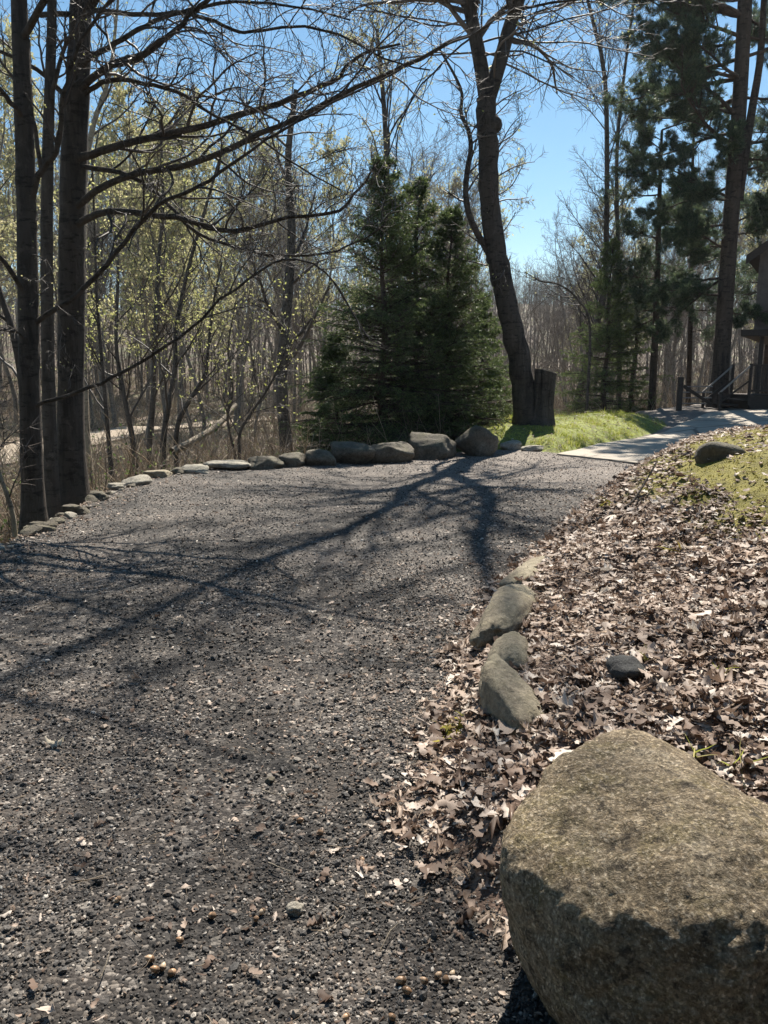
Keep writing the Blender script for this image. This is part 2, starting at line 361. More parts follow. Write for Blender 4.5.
ruled('path', [(-34, 22), (-19, 33), (-16.5, 46), (-13.5, 58), (-5, 70), (10, 78)], [(-34, 16), (-15, 31), (-12.5, 45), (-9.5, 56), (-2, 66), (10, 73)], 80, 8, M['dirt'], .12)

# ------------------------------------------------------------------ tubes and branching (all branches of a level at once)
def lumpy(R, k=.035):
    return R*(1+np.random.default_rng(len(R)).normal(0, k, len(R)))
def tubes(bundles):
    """bundles: list of (P (N,K,3), R (N,K), sides) -> V, F"""
    Vs, Fs, off = [], [], 0
    for P, R, ns in bundles:
        P = np.asarray(P, float); R = np.asarray(R, float)
        if P.ndim == 2: P = P[None]; R = R[None]
        N, K, _ = P.shape
        if N == 0: continue
        T = np.gradient(P, axis=1); T /= np.linalg.norm(T, axis=2, keepdims=True)+1e-9
        mean = np.abs(P[:, -1]-P[:, 0]); ax = np.argmin(mean, axis=1); ref = np.eye(3)[ax][:, None]
        U = np.cross(T, ref); U /= np.linalg.norm(U, axis=2, keepdims=True)+1e-9; W = np.cross(T, U)
        an = np.arange(ns)*2*np.pi/ns
        ring = U[:, :, None]*np.cos(an)[None, None, :, None]+W[:, :, None]*np.sin(an)[None, None, :, None]
        V = P[:, :, None]+ring*R[:, :, None, None]
        idx = np.arange(N*K*ns).reshape(N, K, ns)+off
        nx = np.roll(idx, -1, axis=2)
        Fs.append(np.stack([idx[:, :-1], nx[:, :-1], nx[:, 1:], idx[:, 1:]], -1).reshape(-1, 4))
        Vs.append(V.reshape(-1, 3)); off += N*K*ns
    return np.concatenate(Vs), np.concatenate(Fs)
def unit(v): return v/(np.linalg.norm(v, axis=-1, keepdims=True)+1e-9)
def walk(p0, d0, L, K, wander, up, rg):
    N = len(p0); P = np.zeros((N, K, 3)); P[:, 0] = p0; d = unit(d0); st = (L/(K-1))[:, None]
    for k in range(1, K):
        d = unit(d+rg.normal(0, wander, (N, 3))+np.array([0, 0, up])); P[:, k] = P[:, k-1]+d*st
    return P
def kids(P, R, n, t0, t1, lf, ang, rf, K, wander, up, rg, lmin=.05, lmax=9, flat=0, rmin=.002, endr=.35, taper=.6):
    P = np.asarray(P, float); R = np.asarray(R, float)
    if P.ndim == 2: P = P[None]; R = R[None]
    N, Kp, _ = P.shape
    Lp = np.linalg.norm(np.diff(P, axis=1), axis=2).sum(1)
    t = ((np.arange(n)[None]+rg.random((N, n)))/n)*(t1-t0)+t0
    f = t*(Kp-1); i = np.minimum(f.astype(int), Kp-2); fr = (f-i)[..., None]
    r = np.arange(N)[:, None]
    p = P[r, i]*(1-fr)+P[r, i+1]*fr; tan = unit(P[r, i+1]-P[r, i]); rad = R[r, i]*(1-fr[..., 0])+R[r, i+1]*fr[..., 0]
    rv = rg.normal(0, 1, (N, n, 3)); 
    if flat: rv[..., 2] *= (1-flat)
    perp = unit(rv-(rv*tan).sum(-1, keepdims=True)*tan)
    a = rg.normal(ang, ang*.22, (N, n, 1)); d = tan*np.cos(a)+perp*np.sin(a)
    L = np.clip(Lp[:, None]*lf*(1-taper*t)*rg.uniform(.6, 1.25, (N, n)), lmin, lmax)
    p = p.reshape(-1, 3); d = d.reshape(-1, 3); L = L.ravel(); r0 = np.maximum(rad.ravel()*rf, rmin)
    C = walk(p, d, L, K, wander, up, rg)
    C[:, 0] -= d*0  # rooted in the parent
    return C, r0[:, None]*np.linspace(1, endr, K)[None]
def pick(P, n, rg, t0=.3):
    N, K, _ = P.shape; i = rg.integers(0, N, n); f = rg.uniform(t0, 1, n)*(K-1.001); k = f.astype(int); fr = (f-k)[:, None]
    return P[i, k]*(1-fr)+P[i, k+1]*fr, unit(P[i, k+1]-P[i, k])
def blades(p, d, ln, wd, rg, spread=.8):
    """a slim diamond-shaped leaf at each point"""
    n = len(p); d = unit(d+rg.normal(0, spread, (n, 3))); s = unit(np.cross(d, rg.normal(0, 1, (n, 3))))
    ln = np.broadcast_to(ln, n)[:, None]; wd = np.broadcast_to(wd, n)[:, None]
    V = np.stack([p, p+d*ln*.5+s*wd*.5, p+d*ln, p+d*ln*.5-s*wd*.5], 1).reshape(-1, 3)
    return V, np.arange(4*n).reshape(n, 4)
def smoothline(pts, n):
    """Catmull-Rom through hand-placed points"""
    p = np.array(pts, float); p = np.vstack([2*p[0]-p[1], p, 2*p[-1]-p[-2]]); out = []
    m = len(p)-3; ts = np.linspace(0, m-1e-6, n)
    for t in ts:
        i = int(t); f = t-i; a, b, c, d = p[i:i+4]
        out.append(.5*((2*b)+(-a+c)*f+(2*a-5*b+4*c-d)*f*f+(-a+3*b-3*c+d)*f**3))
    return np.array(out)
def hand(pxs, n, r0, r1, wob=0.0, rg=rng):
    """limb through (px, py, distance) points, as world points less the root"""
    P = smoothline([at(*q) for q in pxs], n); 
    if wob: P[1:-1] += rg.normal(0, wob, (n-2, 3))
    return P, np.linspace(r0, r1, n)
def treeobj(name, root_loc, label, cat, group, trunk, crown, leaves=None, tm='bark', cm='twig', lm='bud', crown_name='crown', leaf_name='leaves'):
    root = empty(name, tuple(root_loc)); tag(root, label, cat, group); L = np.array(root_loc)
    V, F = tubes(trunk); mesh('trunk', V-L, [F], M[tm], root, smooth=True)
    if crown: V, F = tubes(crown); mesh(crown_name, V-L, [F], M[cm], root, smooth=True)
    if leaves is not None: mesh(leaf_name, leaves[0]-L, [leaves[1]], M[lm], root)
    return root
def flare(P, R, base):
    return R*(1+.55*np.exp(-np.maximum(P[:, 2]-base, 0)*3.2))

SUNDIR = unit(np.array([1.2, 5.7, 7.5]))

# ------------------------------------------------------------------ forked tree on the grass mound
def forked_tree():
    rg = np.random.default_rng(21); D = 16.2
    base = at(529, 414, D); base[2] = H1(base[0], base[1])-.25
    tr = [base]+[at(x, y, D) for x, y in ((523, 385), (514, 335), (501, 275), (493, 232), (489, 180), (487, 130), (486, 97))]
    T = smoothline(tr, 34); TR = np.interp(np.linspace(0, 1, 34), [0, .15, .6, 1], [.27, .235, .20, .195])
    TR = TR*(1+.25*np.exp(-np.maximum(T[:, 2]-base[2]-.2, 0)*4)); T[:, :2] += rg.normal(0, .015, (34, 2)); TR = TR*(1+rg.normal(0, .03, 34))
    a = smoothline([at(487, 104, D), at(480, 60, D), at(473, 25, D-.05), at(469, -5, D-.1), at(474, -73, D-.2), at(463, -190, D-.4), at(445, -270, D-.7), (.3, 14.9, 16.5), (-.6, 14.6, 19), (-1.3, 14.4, 21)], 34)
    b = smoothline([at(487, 104, D), at(500, 62, D+.05), at(510, 25, D+.1), at(520, -4, D+.1), at(532, -70, D), at(536, -150, D), at(542, -250, D+.1), at(552, -340, D+.1), (3.3, 16.2, 17), (3.1, 16.1, 19.5), (3.3, 16, 21.5)], 34)
    ar = np.interp(np.linspace(0, 1, 34), [0, .6, 1], [.15, .085, .02]); br = np.interp(np.linspace(0, 1, 34), [0, .6, 1], [.145, .09, .02])
    c = hand([(498, 272, D), (487, 250, D), (472, 223, D-.15), (466, 198, D-.2), (467, 173, D-.25), (471, 148, D-.3), (468, 129, D-.3), (461, 114, D-.3), (462, 94, D-.3), (455, 76, D-.4), (440, 50, D-.5)], 26, .075, .02)
    knob = smoothline([at(490, 134, D), at(494, 127, D), at(494, 122, D), at(491, 114, D)], 7)
    trunk = [(T, TR, 12), (a, ar, 8), (b, br, 8), (c[0], c[1], 7), (knob, np.array([.05, .12, .15, .155, .15, .11, .05]), 8)]
    S = np.stack([a, b]); SR = np.stack([ar, br])
    L1, R1 = kids(S, SR, 26, .14, .99, .24, .85, .42, 10, .16, .02, rg, lmin=.9, lmax=4.5)
    Ld, Rd = kids(S, SR, 18, .05, .6, .24, 1.3, .16, 12, .13, -.012, rg, lmin=1.8, lmax=4.5, taper=.2); Ld = Ld[:, ::1]; L1 = np.concatenate([L1, np.stack([resample(q, 10) for q in Ld])]); R1 = np.concatenate([R1, Rd[:, :10]])
    Lt, Rt = kids(T, TR, 20, .42, .99, .2, 1.25, .09, 8, .16, .05, rg, lmin=1.0, lmax=2.4)
    L2, R2 = kids(L1, R1, 10, .2, 1, .45, .75, .55, 7, .16, .02, rg, lmin=.4, rmin=.007)
    Lc, Rc = kids(c[0], c[1], 16, .25, 1, .2, .9, .4, 7, .16, .04, rg, lmin=.5)
    L2b, R2b = kids(Lt, Rt, 8, .2, 1, .4, .8, .5, 6, .16, .03, rg, lmin=.3)
    M2 = np.concatenate([L2]); MR2 = np.concatenate([R2])
    L3, R3 = kids(M2, MR2, 6, .25, 1, .45, .7, .55, 5, .15, .02, rg, lmin=.16, rmin=.005)
    L3b, R3b = kids(L2b, R2b, 6, .3, 1, .5, .7, .6, 4, .15, .02, rg, lmin=.16, rmin=.0045)
    L3c, R3c = kids(Lc, Rc, 9, .3, 1, .45, .7, .6, 4, .15, .02, rg, lmin=.2, rmin=.0035)
    crown = [(L1, R1, 5), (Lt, Rt, 4), (Lc, Rc, 4), (L2, R2, 4), (L2b, R2b, 4), (L3, R3, 3), (L3b, R3b, 3), (L3c, R3c, 3)]
    p, d = pick(L3b, 150, rg); p2, d2 = pick(L3, 1300, rg)
    p = np.r_[p, p2]; d = np.r_[d, d2]
    root = np.array([base[0], base[1], base[2]+.25])
    treeobj('deciduous_tree', root, 'tall leaning tree forking in a Y, standing on the grass mound beside a cut stump', 'tree', None, trunk, crown,
            blades(p, d, .06, .035, rg), 'bark')
    # stump: the second stem, sawn off
    sb = at(540, 415, D-.12); zb = H1(sb[0], sb[1]); s = .02104
    rt = empty('tree_stump', (sb[0], sb[1], zb)); tag(rt, 'tall sawn-off stump with a slanted top, against the forked tree', 'stump')
    th = np.arange(36)*2*np.pi/36; hs = np.array([-.25, 0, .12, .35, .6, .85, 1.08]); rr = np.array([.33, .31, .26, .225, .21, .21, .215])
    V = []
    for i, (h, r) in enumerate(zip(hs, rr)):
        q = r*(1+.05*np.sin(7*th+i*.25)+.03*np.sin(13*th+i*.6)+.02*rg.normal(0, 1, 36))
        top = (i == len(hs)-1)
        V.append(np.stack([q*np.cos(th)*1.0+.015*i, q*np.sin(th), h+(.05*np.cos(th)*-1 if top else 0)*np.ones(36)], 1))
    V = np.concatenate(V); I = np.arange(len(V)).reshape(len(hs), 36); nx = np.roll(I, -1, 1)
    mesh('trunk', V, [np.stack([I[:-1], nx[:-1], nx[1:], I[1:]], -1).reshape(-1, 4)], M['bark'], rt)
    C = V[-36:]; C2 = np.r_[C*np.array([.97, .97, 1])+np.array([.002, 0, .012]), [C.mean(0)+np.array([0, 0, .015])]]
    k = np.arange(36); C3 = np.r_[C2, C]; F3 = np.stack([k, (k+1) % 36, np.full(36, 36)], 1)
    Fr = np.stack([37+k, 37+(k+1) % 36, (k+1) % 36, k], 1)
    mesh('cut_face', C3, [F3, Fr], M['cutwood'], rt)
forked_tree()

# ------------------------------------------------------------------ three trunks at the left edge with the overhanging limbs
def left_trees():
    rg = np.random.default_rng(5)
    D = 9.4
    def limb(pts, n, r0, r1, d0=D, d1=None):
        d1 = d0 if d1 is None else d1; m = len(pts)
        return hand([(x, y, d0+(d1-d0)*i/(m-1)) for i, (x, y) in enumerate(pts)], n, r0, r1, .006, rg)
    base = at(73, 505, D); base[2] = H1(base[0], base[1])-.3
    T = smoothline([base]+[at(x, y, D) for x, y in ((71, 440), (72, 300), (72, 240), (74, 160), (78, 80), (81, 0), (84, -90), (80, -200), (90, -330))], 44)
    TR = np.interp(np.linspace(0, 1, 44), [0, .1, .5, 1], [.17, .155, .14, .05]); TR = flare(T, TR, base[2]+.3)
    limbs = [
        limb([(76, 160), (83, 157), (110, 148), (150, 137), (200, 127), (256, 110), (300, 95), (335, 80), (347, 66), (372, 50), (400, 44)], 30, .05, .011, D, 8.3),
        limb([(72, 212), (82, 202), (110, 183), (150, 170), (187, 165), (227, 150), (256, 135), (281, 125), (328, 103), (363, 84), (406, 66), (445, 45), (472, 35), (503, 16), (540, 5), (600, -5)], 40, .042, .009, D, 7.6),
        limb([(75, 230), (82, 222), (100, 213), (123, 211), (153, 215), (180, 218), (207, 227), (233, 231), (258, 226), (293, 217), (339, 211), (353, 196), (367, 179), (380, 160)], 36, .045, .008, D, 8.0),
        limb([(74, 168), (83, 167), (107, 170), (133, 178), (157, 193), (173, 210), (190, 227), (213, 240), (256, 252), (290, 256), (332, 252), (357, 242), (385, 225)], 34, .032, .007, D, 8.6),
        limb([(78, 100), (90, 90), (110, 80), (143, 83), (177, 92), (200, 107), (217, 117), (256, 137), (300, 168), (340, 190)], 28, .032, .007, D, 8.5),
        limb([(78, 92), (90, 80), (117, 63), (140, 55), (173, 32), (193, 13), (213, -4), (250, -40), (300, -80)], 26, .045, .012, D, 8.0),
        limb([(78, 72), (88, 60), (110, 47), (133, 33), (160, 20), (187, 10), (230, 2), (290, 5), (350, 20)], 26, .036, .008, D, 8.4),
        limb([(40, 15), (80, 14), (97, 12), (127, 13), (160, 15), (187, 13), (220, 23), (240, 32), (256, 30), (310, 27), (350, 40), (390, 60), (430, 70)], 32, .03, .007, D, 8.2),
        limb([(82, 20), (105, -15), (150, -60), (220, -110), (300, -150), (380, -170), (460, -190)], 24, .05, .012, D, 7.4),
        limb([(84, -60), (110, -110), (160, -170), (240, -240), (340, -290)], 22, .05, .012, D, 6.6),
        limb([(82, -20), (60, -80), (0, -160), (-90, -230)], 18, .045, .012, D, 8.0),
        limb([(84, -100), (120, -180), (170, -280), (240, -400)], 20, .045, .012, D, 7.6),
        limb([(76, 120), (60, 90), (20, 60), (-40, 40), (-110, 10)], 18, .035, .009, D, 8.8),
    ]
    trunk = [(T, lumpy(TR), 14)]; L1 = []; R1 = []
    for P, R in limbs:
        trunk.append((P, R, 7)); Q = resample(P, 20); L1.append(Q); R1.append(np.interp(np.linspace(0, 1, 20), np.linspace(0, 1, len(R)), R))
    L1 = np.stack(L1); R1 = np.stack(R1)
    B1, S1 = kids(L1, R1, 14, .12, .98, .36, .8, .5, 10, .18, .005, rg, lmin=.5, rmin=.006, flat=.1)
    B2, S2 = kids(B1, S1, 8, .2, .98, .55, .75, .55, 7, .17, .0, rg, lmin=.3, rmin=.0042, flat=.1)
    B3, S3 = kids(B2, S2, 5, .25, .98, .55, .75, .7, 5, .18, .0, rg, lmin=.14, rmin=.0034, flat=.1)
    crown = [(B1, S1, 5), (B2, S2, 4), (B3, S3, 3)]
    p, d = pick(B3, 500, rg, .8)
    treeobj('deciduous_tree', (base[0], base[1], base[2]+.3), 'thickest of the three trunks at the gravel edge, its bare limbs reaching over the drive', 'tree', 'clump of trunks at the gravel edge',
            trunk, crown, blades(p, d, .022, .014, rg), 'bark')
    # leftmost trunk
    D2 = 7.9
    base = at(33, 532, D2); base[2] = H1(base[0], base[1])-.3
    T = smoothline([base]+[at(x, y, D2) for x, y in ((30, 400), (27, 230), (24, 120), (19, 0), (14, -120), (20, -260))], 36)
    TR = np.interp(np.linspace(0, 1, 36), [0, .5, 1], [.105, .088, .04]); TR = flare(T, TR, base[2]+.3)
    D = D2
    limbs = [
        limb([(28, 410), (43, 403), (60, 398), (87, 389), (110, 378), (140, 363), (167, 346), (197, 323), (220, 299), (256, 274), (283, 260), (320, 268), (345, 300), (365, 335), (395, 352)], 36, .022, .005, D2, 6.9),
        limb([(32, 325), (57, 309), (83, 289), (113, 256), (140, 223), (160, 203), (187, 192), (213, 177), (233, 163), (256, 148), (300, 120), (350, 95), (400, 70)], 36, .028, .007, D2, 6.9),
        limb([(28, 210), (40, 172), (57, 150), (63, 100), (72, 60), (95, 20), (130, -20)], 22, .035, .01, D2, 7.4),
        limb([(24, 120), (10, 100), (-20, 70), (-70, 30)], 14, .03, .008, D2, 7.0),
        limb([(28, 300), (10, 270), (-30, 230), (-90, 200)], 14, .03, .008, D2, 7.2),
        limb([(20, 40), (60, -20), (130, -80), (230, -130), (330, -160)], 22, .035, .009, D2, 6.0),
        limb([(16, -60), (60, -140), (140, -220), (240, -290)], 22, .035, .009, D2, 5.6),
        limb([(30, 340), (20, 335), (5, 330), (-30, 335)], 10, .012, .004, D2, 7.2),
        limb([(29, 260), (36, 255), (48, 262), (55, 285), (60, 320), (66, 350), (80, 370)], 14, .008, .003, D2, 7.3),
    ]
    trunk = [(T, lumpy(TR), 14)]; L1 = []; R1 = []
    for P, R in limbs:
        trunk.append((P, R, 7)); Q = resample(P, 20); L1.append(Q); R1.append(np.interp(np.linspace(0, 1, 20), np.linspace(0, 1, len(R)), R))
    L1 = np.stack(L1); R1 = np.stack(R1)
    B1, S1 = kids(L1, R1, 9, .3, .98, .26, .6, .6, 8, .11, .005, rg, lmin=.35, rmin=.0035)
    B2, S2 = kids(B1, S1, 5, .2, .98, .5, .65, .6, 6, .12, .0, rg, lmin=.15, rmin=.0025)
    B3, S3 = kids(B2, S2, 3, .25, .98, .5, .65, .7, 4, .12, .0, rg, lmin=.07, rmin=.0018)
    p, d = pick(B3, 300, rg, .8)
    treeobj('deciduous_tree', (base[0], base[1], base[2]+.3), 'leftmost trunk at the gravel edge, one thin limb curving up across the drive', 'tree', 'clump of trunks at the gravel edge',
            trunk, [(B1, S1, 4), (B2, S2, 3), (B3, S3, 3)], blades(p, d, .02, .012, rg), 'bark')
    # slimmer middle trunk
    D3 = 9.0
    base = at(52, 515, D3); base[2] = H1(base[0], base[1])-.3
    T = smoothline([base]+[at(x, y, D3) for x, y in ((50, 440), (47, 300), (47, 200), (49, 110), (52, 0), (48, -120), (60, -260))], 36)
    TR = np.interp(np.linspace(0, 1, 36), [0, .5, 1], [.08, .062, .03]); TR = flare(T, TR, base[2]+.3)
    D = D3
    limbs = [limb([(48, 120), (60, 60), (80, 20), (100, -30)], 14, .03, .01, D3, 8.5), limb([(47, 190), (38, 150), (30, 110), (0, 60), (-40, 20)], 16, .03, .008, D3, 8.6),
             limb([(52, 0), (90, -60), (170, -110), (260, -140)], 16, .03, .008, D3, 7.5), limb([(50, -60), (20, -120), (-40, -190)], 14, .03, .01, D3, 8.5)]
    trunk = [(T, TR, 10)]
    for P, R in limbs: trunk.append((P, R, 6))
    L1 = np.stack([resample(P, 16) for P, R in limbs]); R1 = np.stack([np.linspace(R[0], R[-1], 16) for P, R in limbs])
    B1, S1 = kids(L1, R1, 12, .2, .98, .35, .6, .5, 8, .11, .01, rg, lmin=.4, rmin=.004)
    B2, S2 = kids(B1, S1, 6, .2, .98, .5, .65, .6, 5, .12, .0, rg, lmin=.15, rmin=.0026)
    treeobj('deciduous_tree', (base[0], base[1], base[2]+.3), 'slimmest of the three trunks at the gravel edge, between the other two', 'tree', 'clump of trunks at the gravel edge',
            trunk, [(B1, S1, 4), (B2, S2, 3)], None, 'bark_mid')
left_trees()

# ------------------------------------------------------------------ hand-placed slim trees of the middle distance
def sapling(px_pts, D, r0, label, group, seed, leafy=400, ext=True, name='young_tree', tm='bark_mid', leafsize=.05, lm='bud', rich=1.0, spread=1.0, rf=.42):
    rg = np.random.default_rng(seed)
    P = [at(x, y, D) for x, y in px_pts]; b = P[0].copy(); b[2] = min(H1(b[0], b[1]), b[2])-.1
    T = smoothline([b]+P[0 if b[2] < P[0][2]-.3 else 1:], 22); TR = np.linspace(r0, r0*.3, 22)
    B1, S1 = kids(T, TR, int(12*rich), .3, 1, .32*spread, .7, rf, 8, .14, .05, rg, lmin=.4, rmin=.008)
    B2, S2 = kids(B1, S1, int(6*rich), .2, 1, .5, .7, .55, 6, .14, .03, rg, lmin=.25, rmin=.005)
    B3, S3 = kids(B2, S2, 6, .2, 1, .5, .7, .6, 4, .14, .01, rg, lmin=.16, rmin=.0045)
    lv = None
    if leafy:
        p, d = pick(B3, leafy, rg); lv = blades(p, d, rg.uniform(.6, 1.4, leafy)*leafsize, leafsize*.6, rg)
    return treeobj(name, (b[0], b[1], b[2]+.1), label, 'tree', group, [(T, TR, 7)], [(B1, S1, 4), (B2, S2, 3), (B3, S3, 3)], lv, tm, 'twig', lm)
G1 = 'slim trees on the slope beyond the gravel'
sapling([(112, 480), (107, 420), (101, 350), (97, 300), (95, 240), (92, 160)], 13.5, .05, 'thin straight young tree beside the thickest trunk, dusted with small leaves', G1, 31, 900)
sapling([(134, 450), (128, 415), (121, 378), (116, 340), (118, 260), (110, 200)], 19, .085, 'slim dark tree leaning left in front of the tan track', G1, 32, 900)
sapling([(150, 450), (153, 400), (155, 340), (158, 270), (163, 200), (160, 120)], 21, .10, 'upright tree standing in front of the tan track, pale young leaves up its stem', G1, 33, 1200)
sapling([(163, 457), (166, 420), (175, 370), (176, 330), (188, 270), (205, 210), (222, 150)], 18, .085, 'tree with an S-curved stem at the right end of the track', G1, 34, 1100)
sapling([(176, 440), (184, 410), (205, 375), (208, 350), (214, 300), (222, 262)], 19, .07, 'crooked young tree leaning right beyond the flat stones', G1, 35, 800)
sapling([(240, 460), (240, 433), (254, 409), (270, 385), (285, 350), (292, 300)], 13.6, .035, 'shrubby stem bending right behind the flat slab stone', 'stems behind the flat slab stone', 36, 260)
sapling([(236, 460), (229, 430), (228, 410), (233, 390), (228, 350), (236, 300)], 13.7, .032, 'shrubby stem curving left behind the flat slab stone', 'stems behind the flat slab stone', 37, 260)
sapling([(25, 470), (23, 390), (13, 333), (0, 293), (-14, 240), (-30, 150)], 10.5, .075, 'trunk leaning out of frame to the left behind the leftmost trunk', G1, 38, 0, tm='bark_mid', rich=.7)
sapling([(14, 545), (13, 516), (0, 476), (-12, 440), (-20, 380)], 7.4, .03, 'pale thin curved stem at the left edge of the frame', G1, 39, 0, tm='bark_pale', rich=.6)
sapling([(85, 400), (84, 200), (92, 130), (104, 95), (112, 60), (118, 0)], 24, .12, 'pale-barked tree leaning right behind the thickest trunk', 'pale trees in the wood', 40, 500, tm='bark_pale')
sapling([(286, 440), (282, 380), (288, 300), (292, 230), (288, 160), (296, 90)], 26, .26, 'broad dark trunk in the wood just left of the spruces', 'large trees in the wood', 41, 1500)
sapling([(402, 400), (392, 300), (388, 200), (385, 120), (380, 60), (377, 30)], 24, .14, 'tall pale-leafed tree rising behind the spruces', 'large trees in the wood', 42, 6000, rich=1.8, leafsize=.055, lm='bud_far', spread=.9)
sapling([(575, 412), (580, 390), (590, 350), (603, 300), (606, 250), (607, 150), (604, 70), (590, 10), (575, -60)], 31, .17, 'dark leaning bare tree left of the pines, its trunk branching high', 'bare trees beside the pines', 43, 500, rich=3.6, spread=.7, rf=.26)
sapling([(618, 410), (620, 350), (618, 250), (617, 150), (626, 60), (640, -40)], 32, .13, 'second bare tree left of the pines, close behind the dark leaning one', 'bare trees beside the pines', 44, 500, rich=3.6, spread=.7, rf=.26)
sapling([(590, 330), (578, 300), (560, 285), (540, 281), (525, 272)], 25, .05, 'low bare bough reaching left behind the grass mound', 'bare trees beside the pines', 45, 60, rich=.8)

# ------------------------------------------------------------------ conifers
def spruce(loc, h, rad, label, group, seed, dens=1.0, lm='spruce', top=.55, name='spruce_tree', low=.04, droop=-.035, wisp=.055):
    rg = np.random.default_rng(seed); L = np.array(loc, float)
    T = np.stack([L+np.array([.04*math.sin(k), .03*math.cos(k*1.3), h*k/15-.15]) for k in range(16)]); TR = np.linspace(h*.017, .012, 16)
    nb = int(205*dens); t = np.sort(low+(.975-low)*rg.random(nb)**1.22)
    az = rg.uniform(0, 2*np.pi, nb)
    prof = (1-t)**.8*np.interp(t, [0, .08, .2, 1], [.72, .95, 1, 1])
    Lb = rad*prof*rg.uniform(.68, 1.12, nb)+.05
    p0 = L+np.stack([np.zeros(nb), np.zeros(nb), h*t-.1], 1)
    el = np.interp(t, [0, .4, 1], [-.12, .08, .7])
    d = np.stack([np.cos(az)*np.cos(el), np.sin(az)*np.cos(el), np.sin(el)], 1)
    B = walk(p0, d, Lb, 8, .05, droop*.3+.01, rg); BR = np.linspace(1, .3, 8)[None]*(Lb*.011+.004)[:, None]
    C, CR = kids(B, BR, 20, .08, 1, .36, .75, .5, 6, .07, droop*1.3, rg, lmin=.08, lmax=.7, flat=.88, rmin=.003)
    K2, KR2 = kids(C, CR, 4, .15, 1, .42, .6, .6, 4, .08, droop*1.5, rg, lmin=.05, flat=.8, rmin=.002)
    n1 = int(len(C)*12*min(1, dens+.2)); n2 = int(len(K2)*7)
    p, dd = pick(C, n1, rg, .1); p2, d2 = pick(K2, n2, rg, .0)
    V1, F1 = blades(np.r_[p, p2], np.r_[dd, d2], rg.uniform(.6, 1.3, n1+n2)*wisp*.85, wisp*.2, rg, .4)
    root = empty(name, tuple(L)); tag(root, label, 'tree', group)
    V, F = tubes([(T, TR, 8)]); mesh('trunk', V-L, [F], M['pine_bark'], root, True)
    V, F = tubes([(B, BR, 4), (C, CR, 3)]); mesh('branches', V-L, [F], M['pine_bark'], root, True)
    mesh('crown', V1-L, [F1], M[lm], root)
    return root
def gpos(px, D):
    p = at(px, 400, D); p[2] = H1(p[0], p[1]); return p
def hgt(px, py, D): p = at(px, py, D); return p[2]-H1(p[0], p[1])
GS = 'spruces behind the boulder row'
SPR = spruce(gpos(383, 16.3), hgt(390, 145, 16.3), 2.45, 'tallest dark spruce, its thin spire rising behind the boulder row', GS, 51, 1.35)
spruce(gpos(448, 17.0), hgt(448, 205, 17.0), 2.0, 'shorter full dark spruce left of the forked tree', GS, 52, 1.15)
spruce(gpos(335, 17.2), hgt(335, 330, 17.2), 1.3, 'low dark spruce at the left of the group', GS, 53, .8)
spruce(gpos(480, 19), hgt(480, 290, 19), 1.1, 'light green conifer bush between the spruces and the forked tree', GS, 54, .8, 'spruce_light', name='conifer_bush')
spruce(gpos(416, 17.2), hgt(416, 172, 17.2), 2.3, 'spruce behind and between the two fullest ones', GS, 55, 1.0)
spruce(gpos(604, 27), hgt(604, 235, 27), 2.1, 'feathery light green hemlock behind the grass mound', 'conifers beyond the driveway', 56, .85, 'spruce_light', name='hemlock_tree', wisp=.07)
spruce(gpos(632, 29), hgt(632, 250, 29), 1.9, 'darker hemlock just right of the light green one', 'conifers beyond the driveway', 57, .4, 'spruce', name='hemlock_tree', wisp=.07)

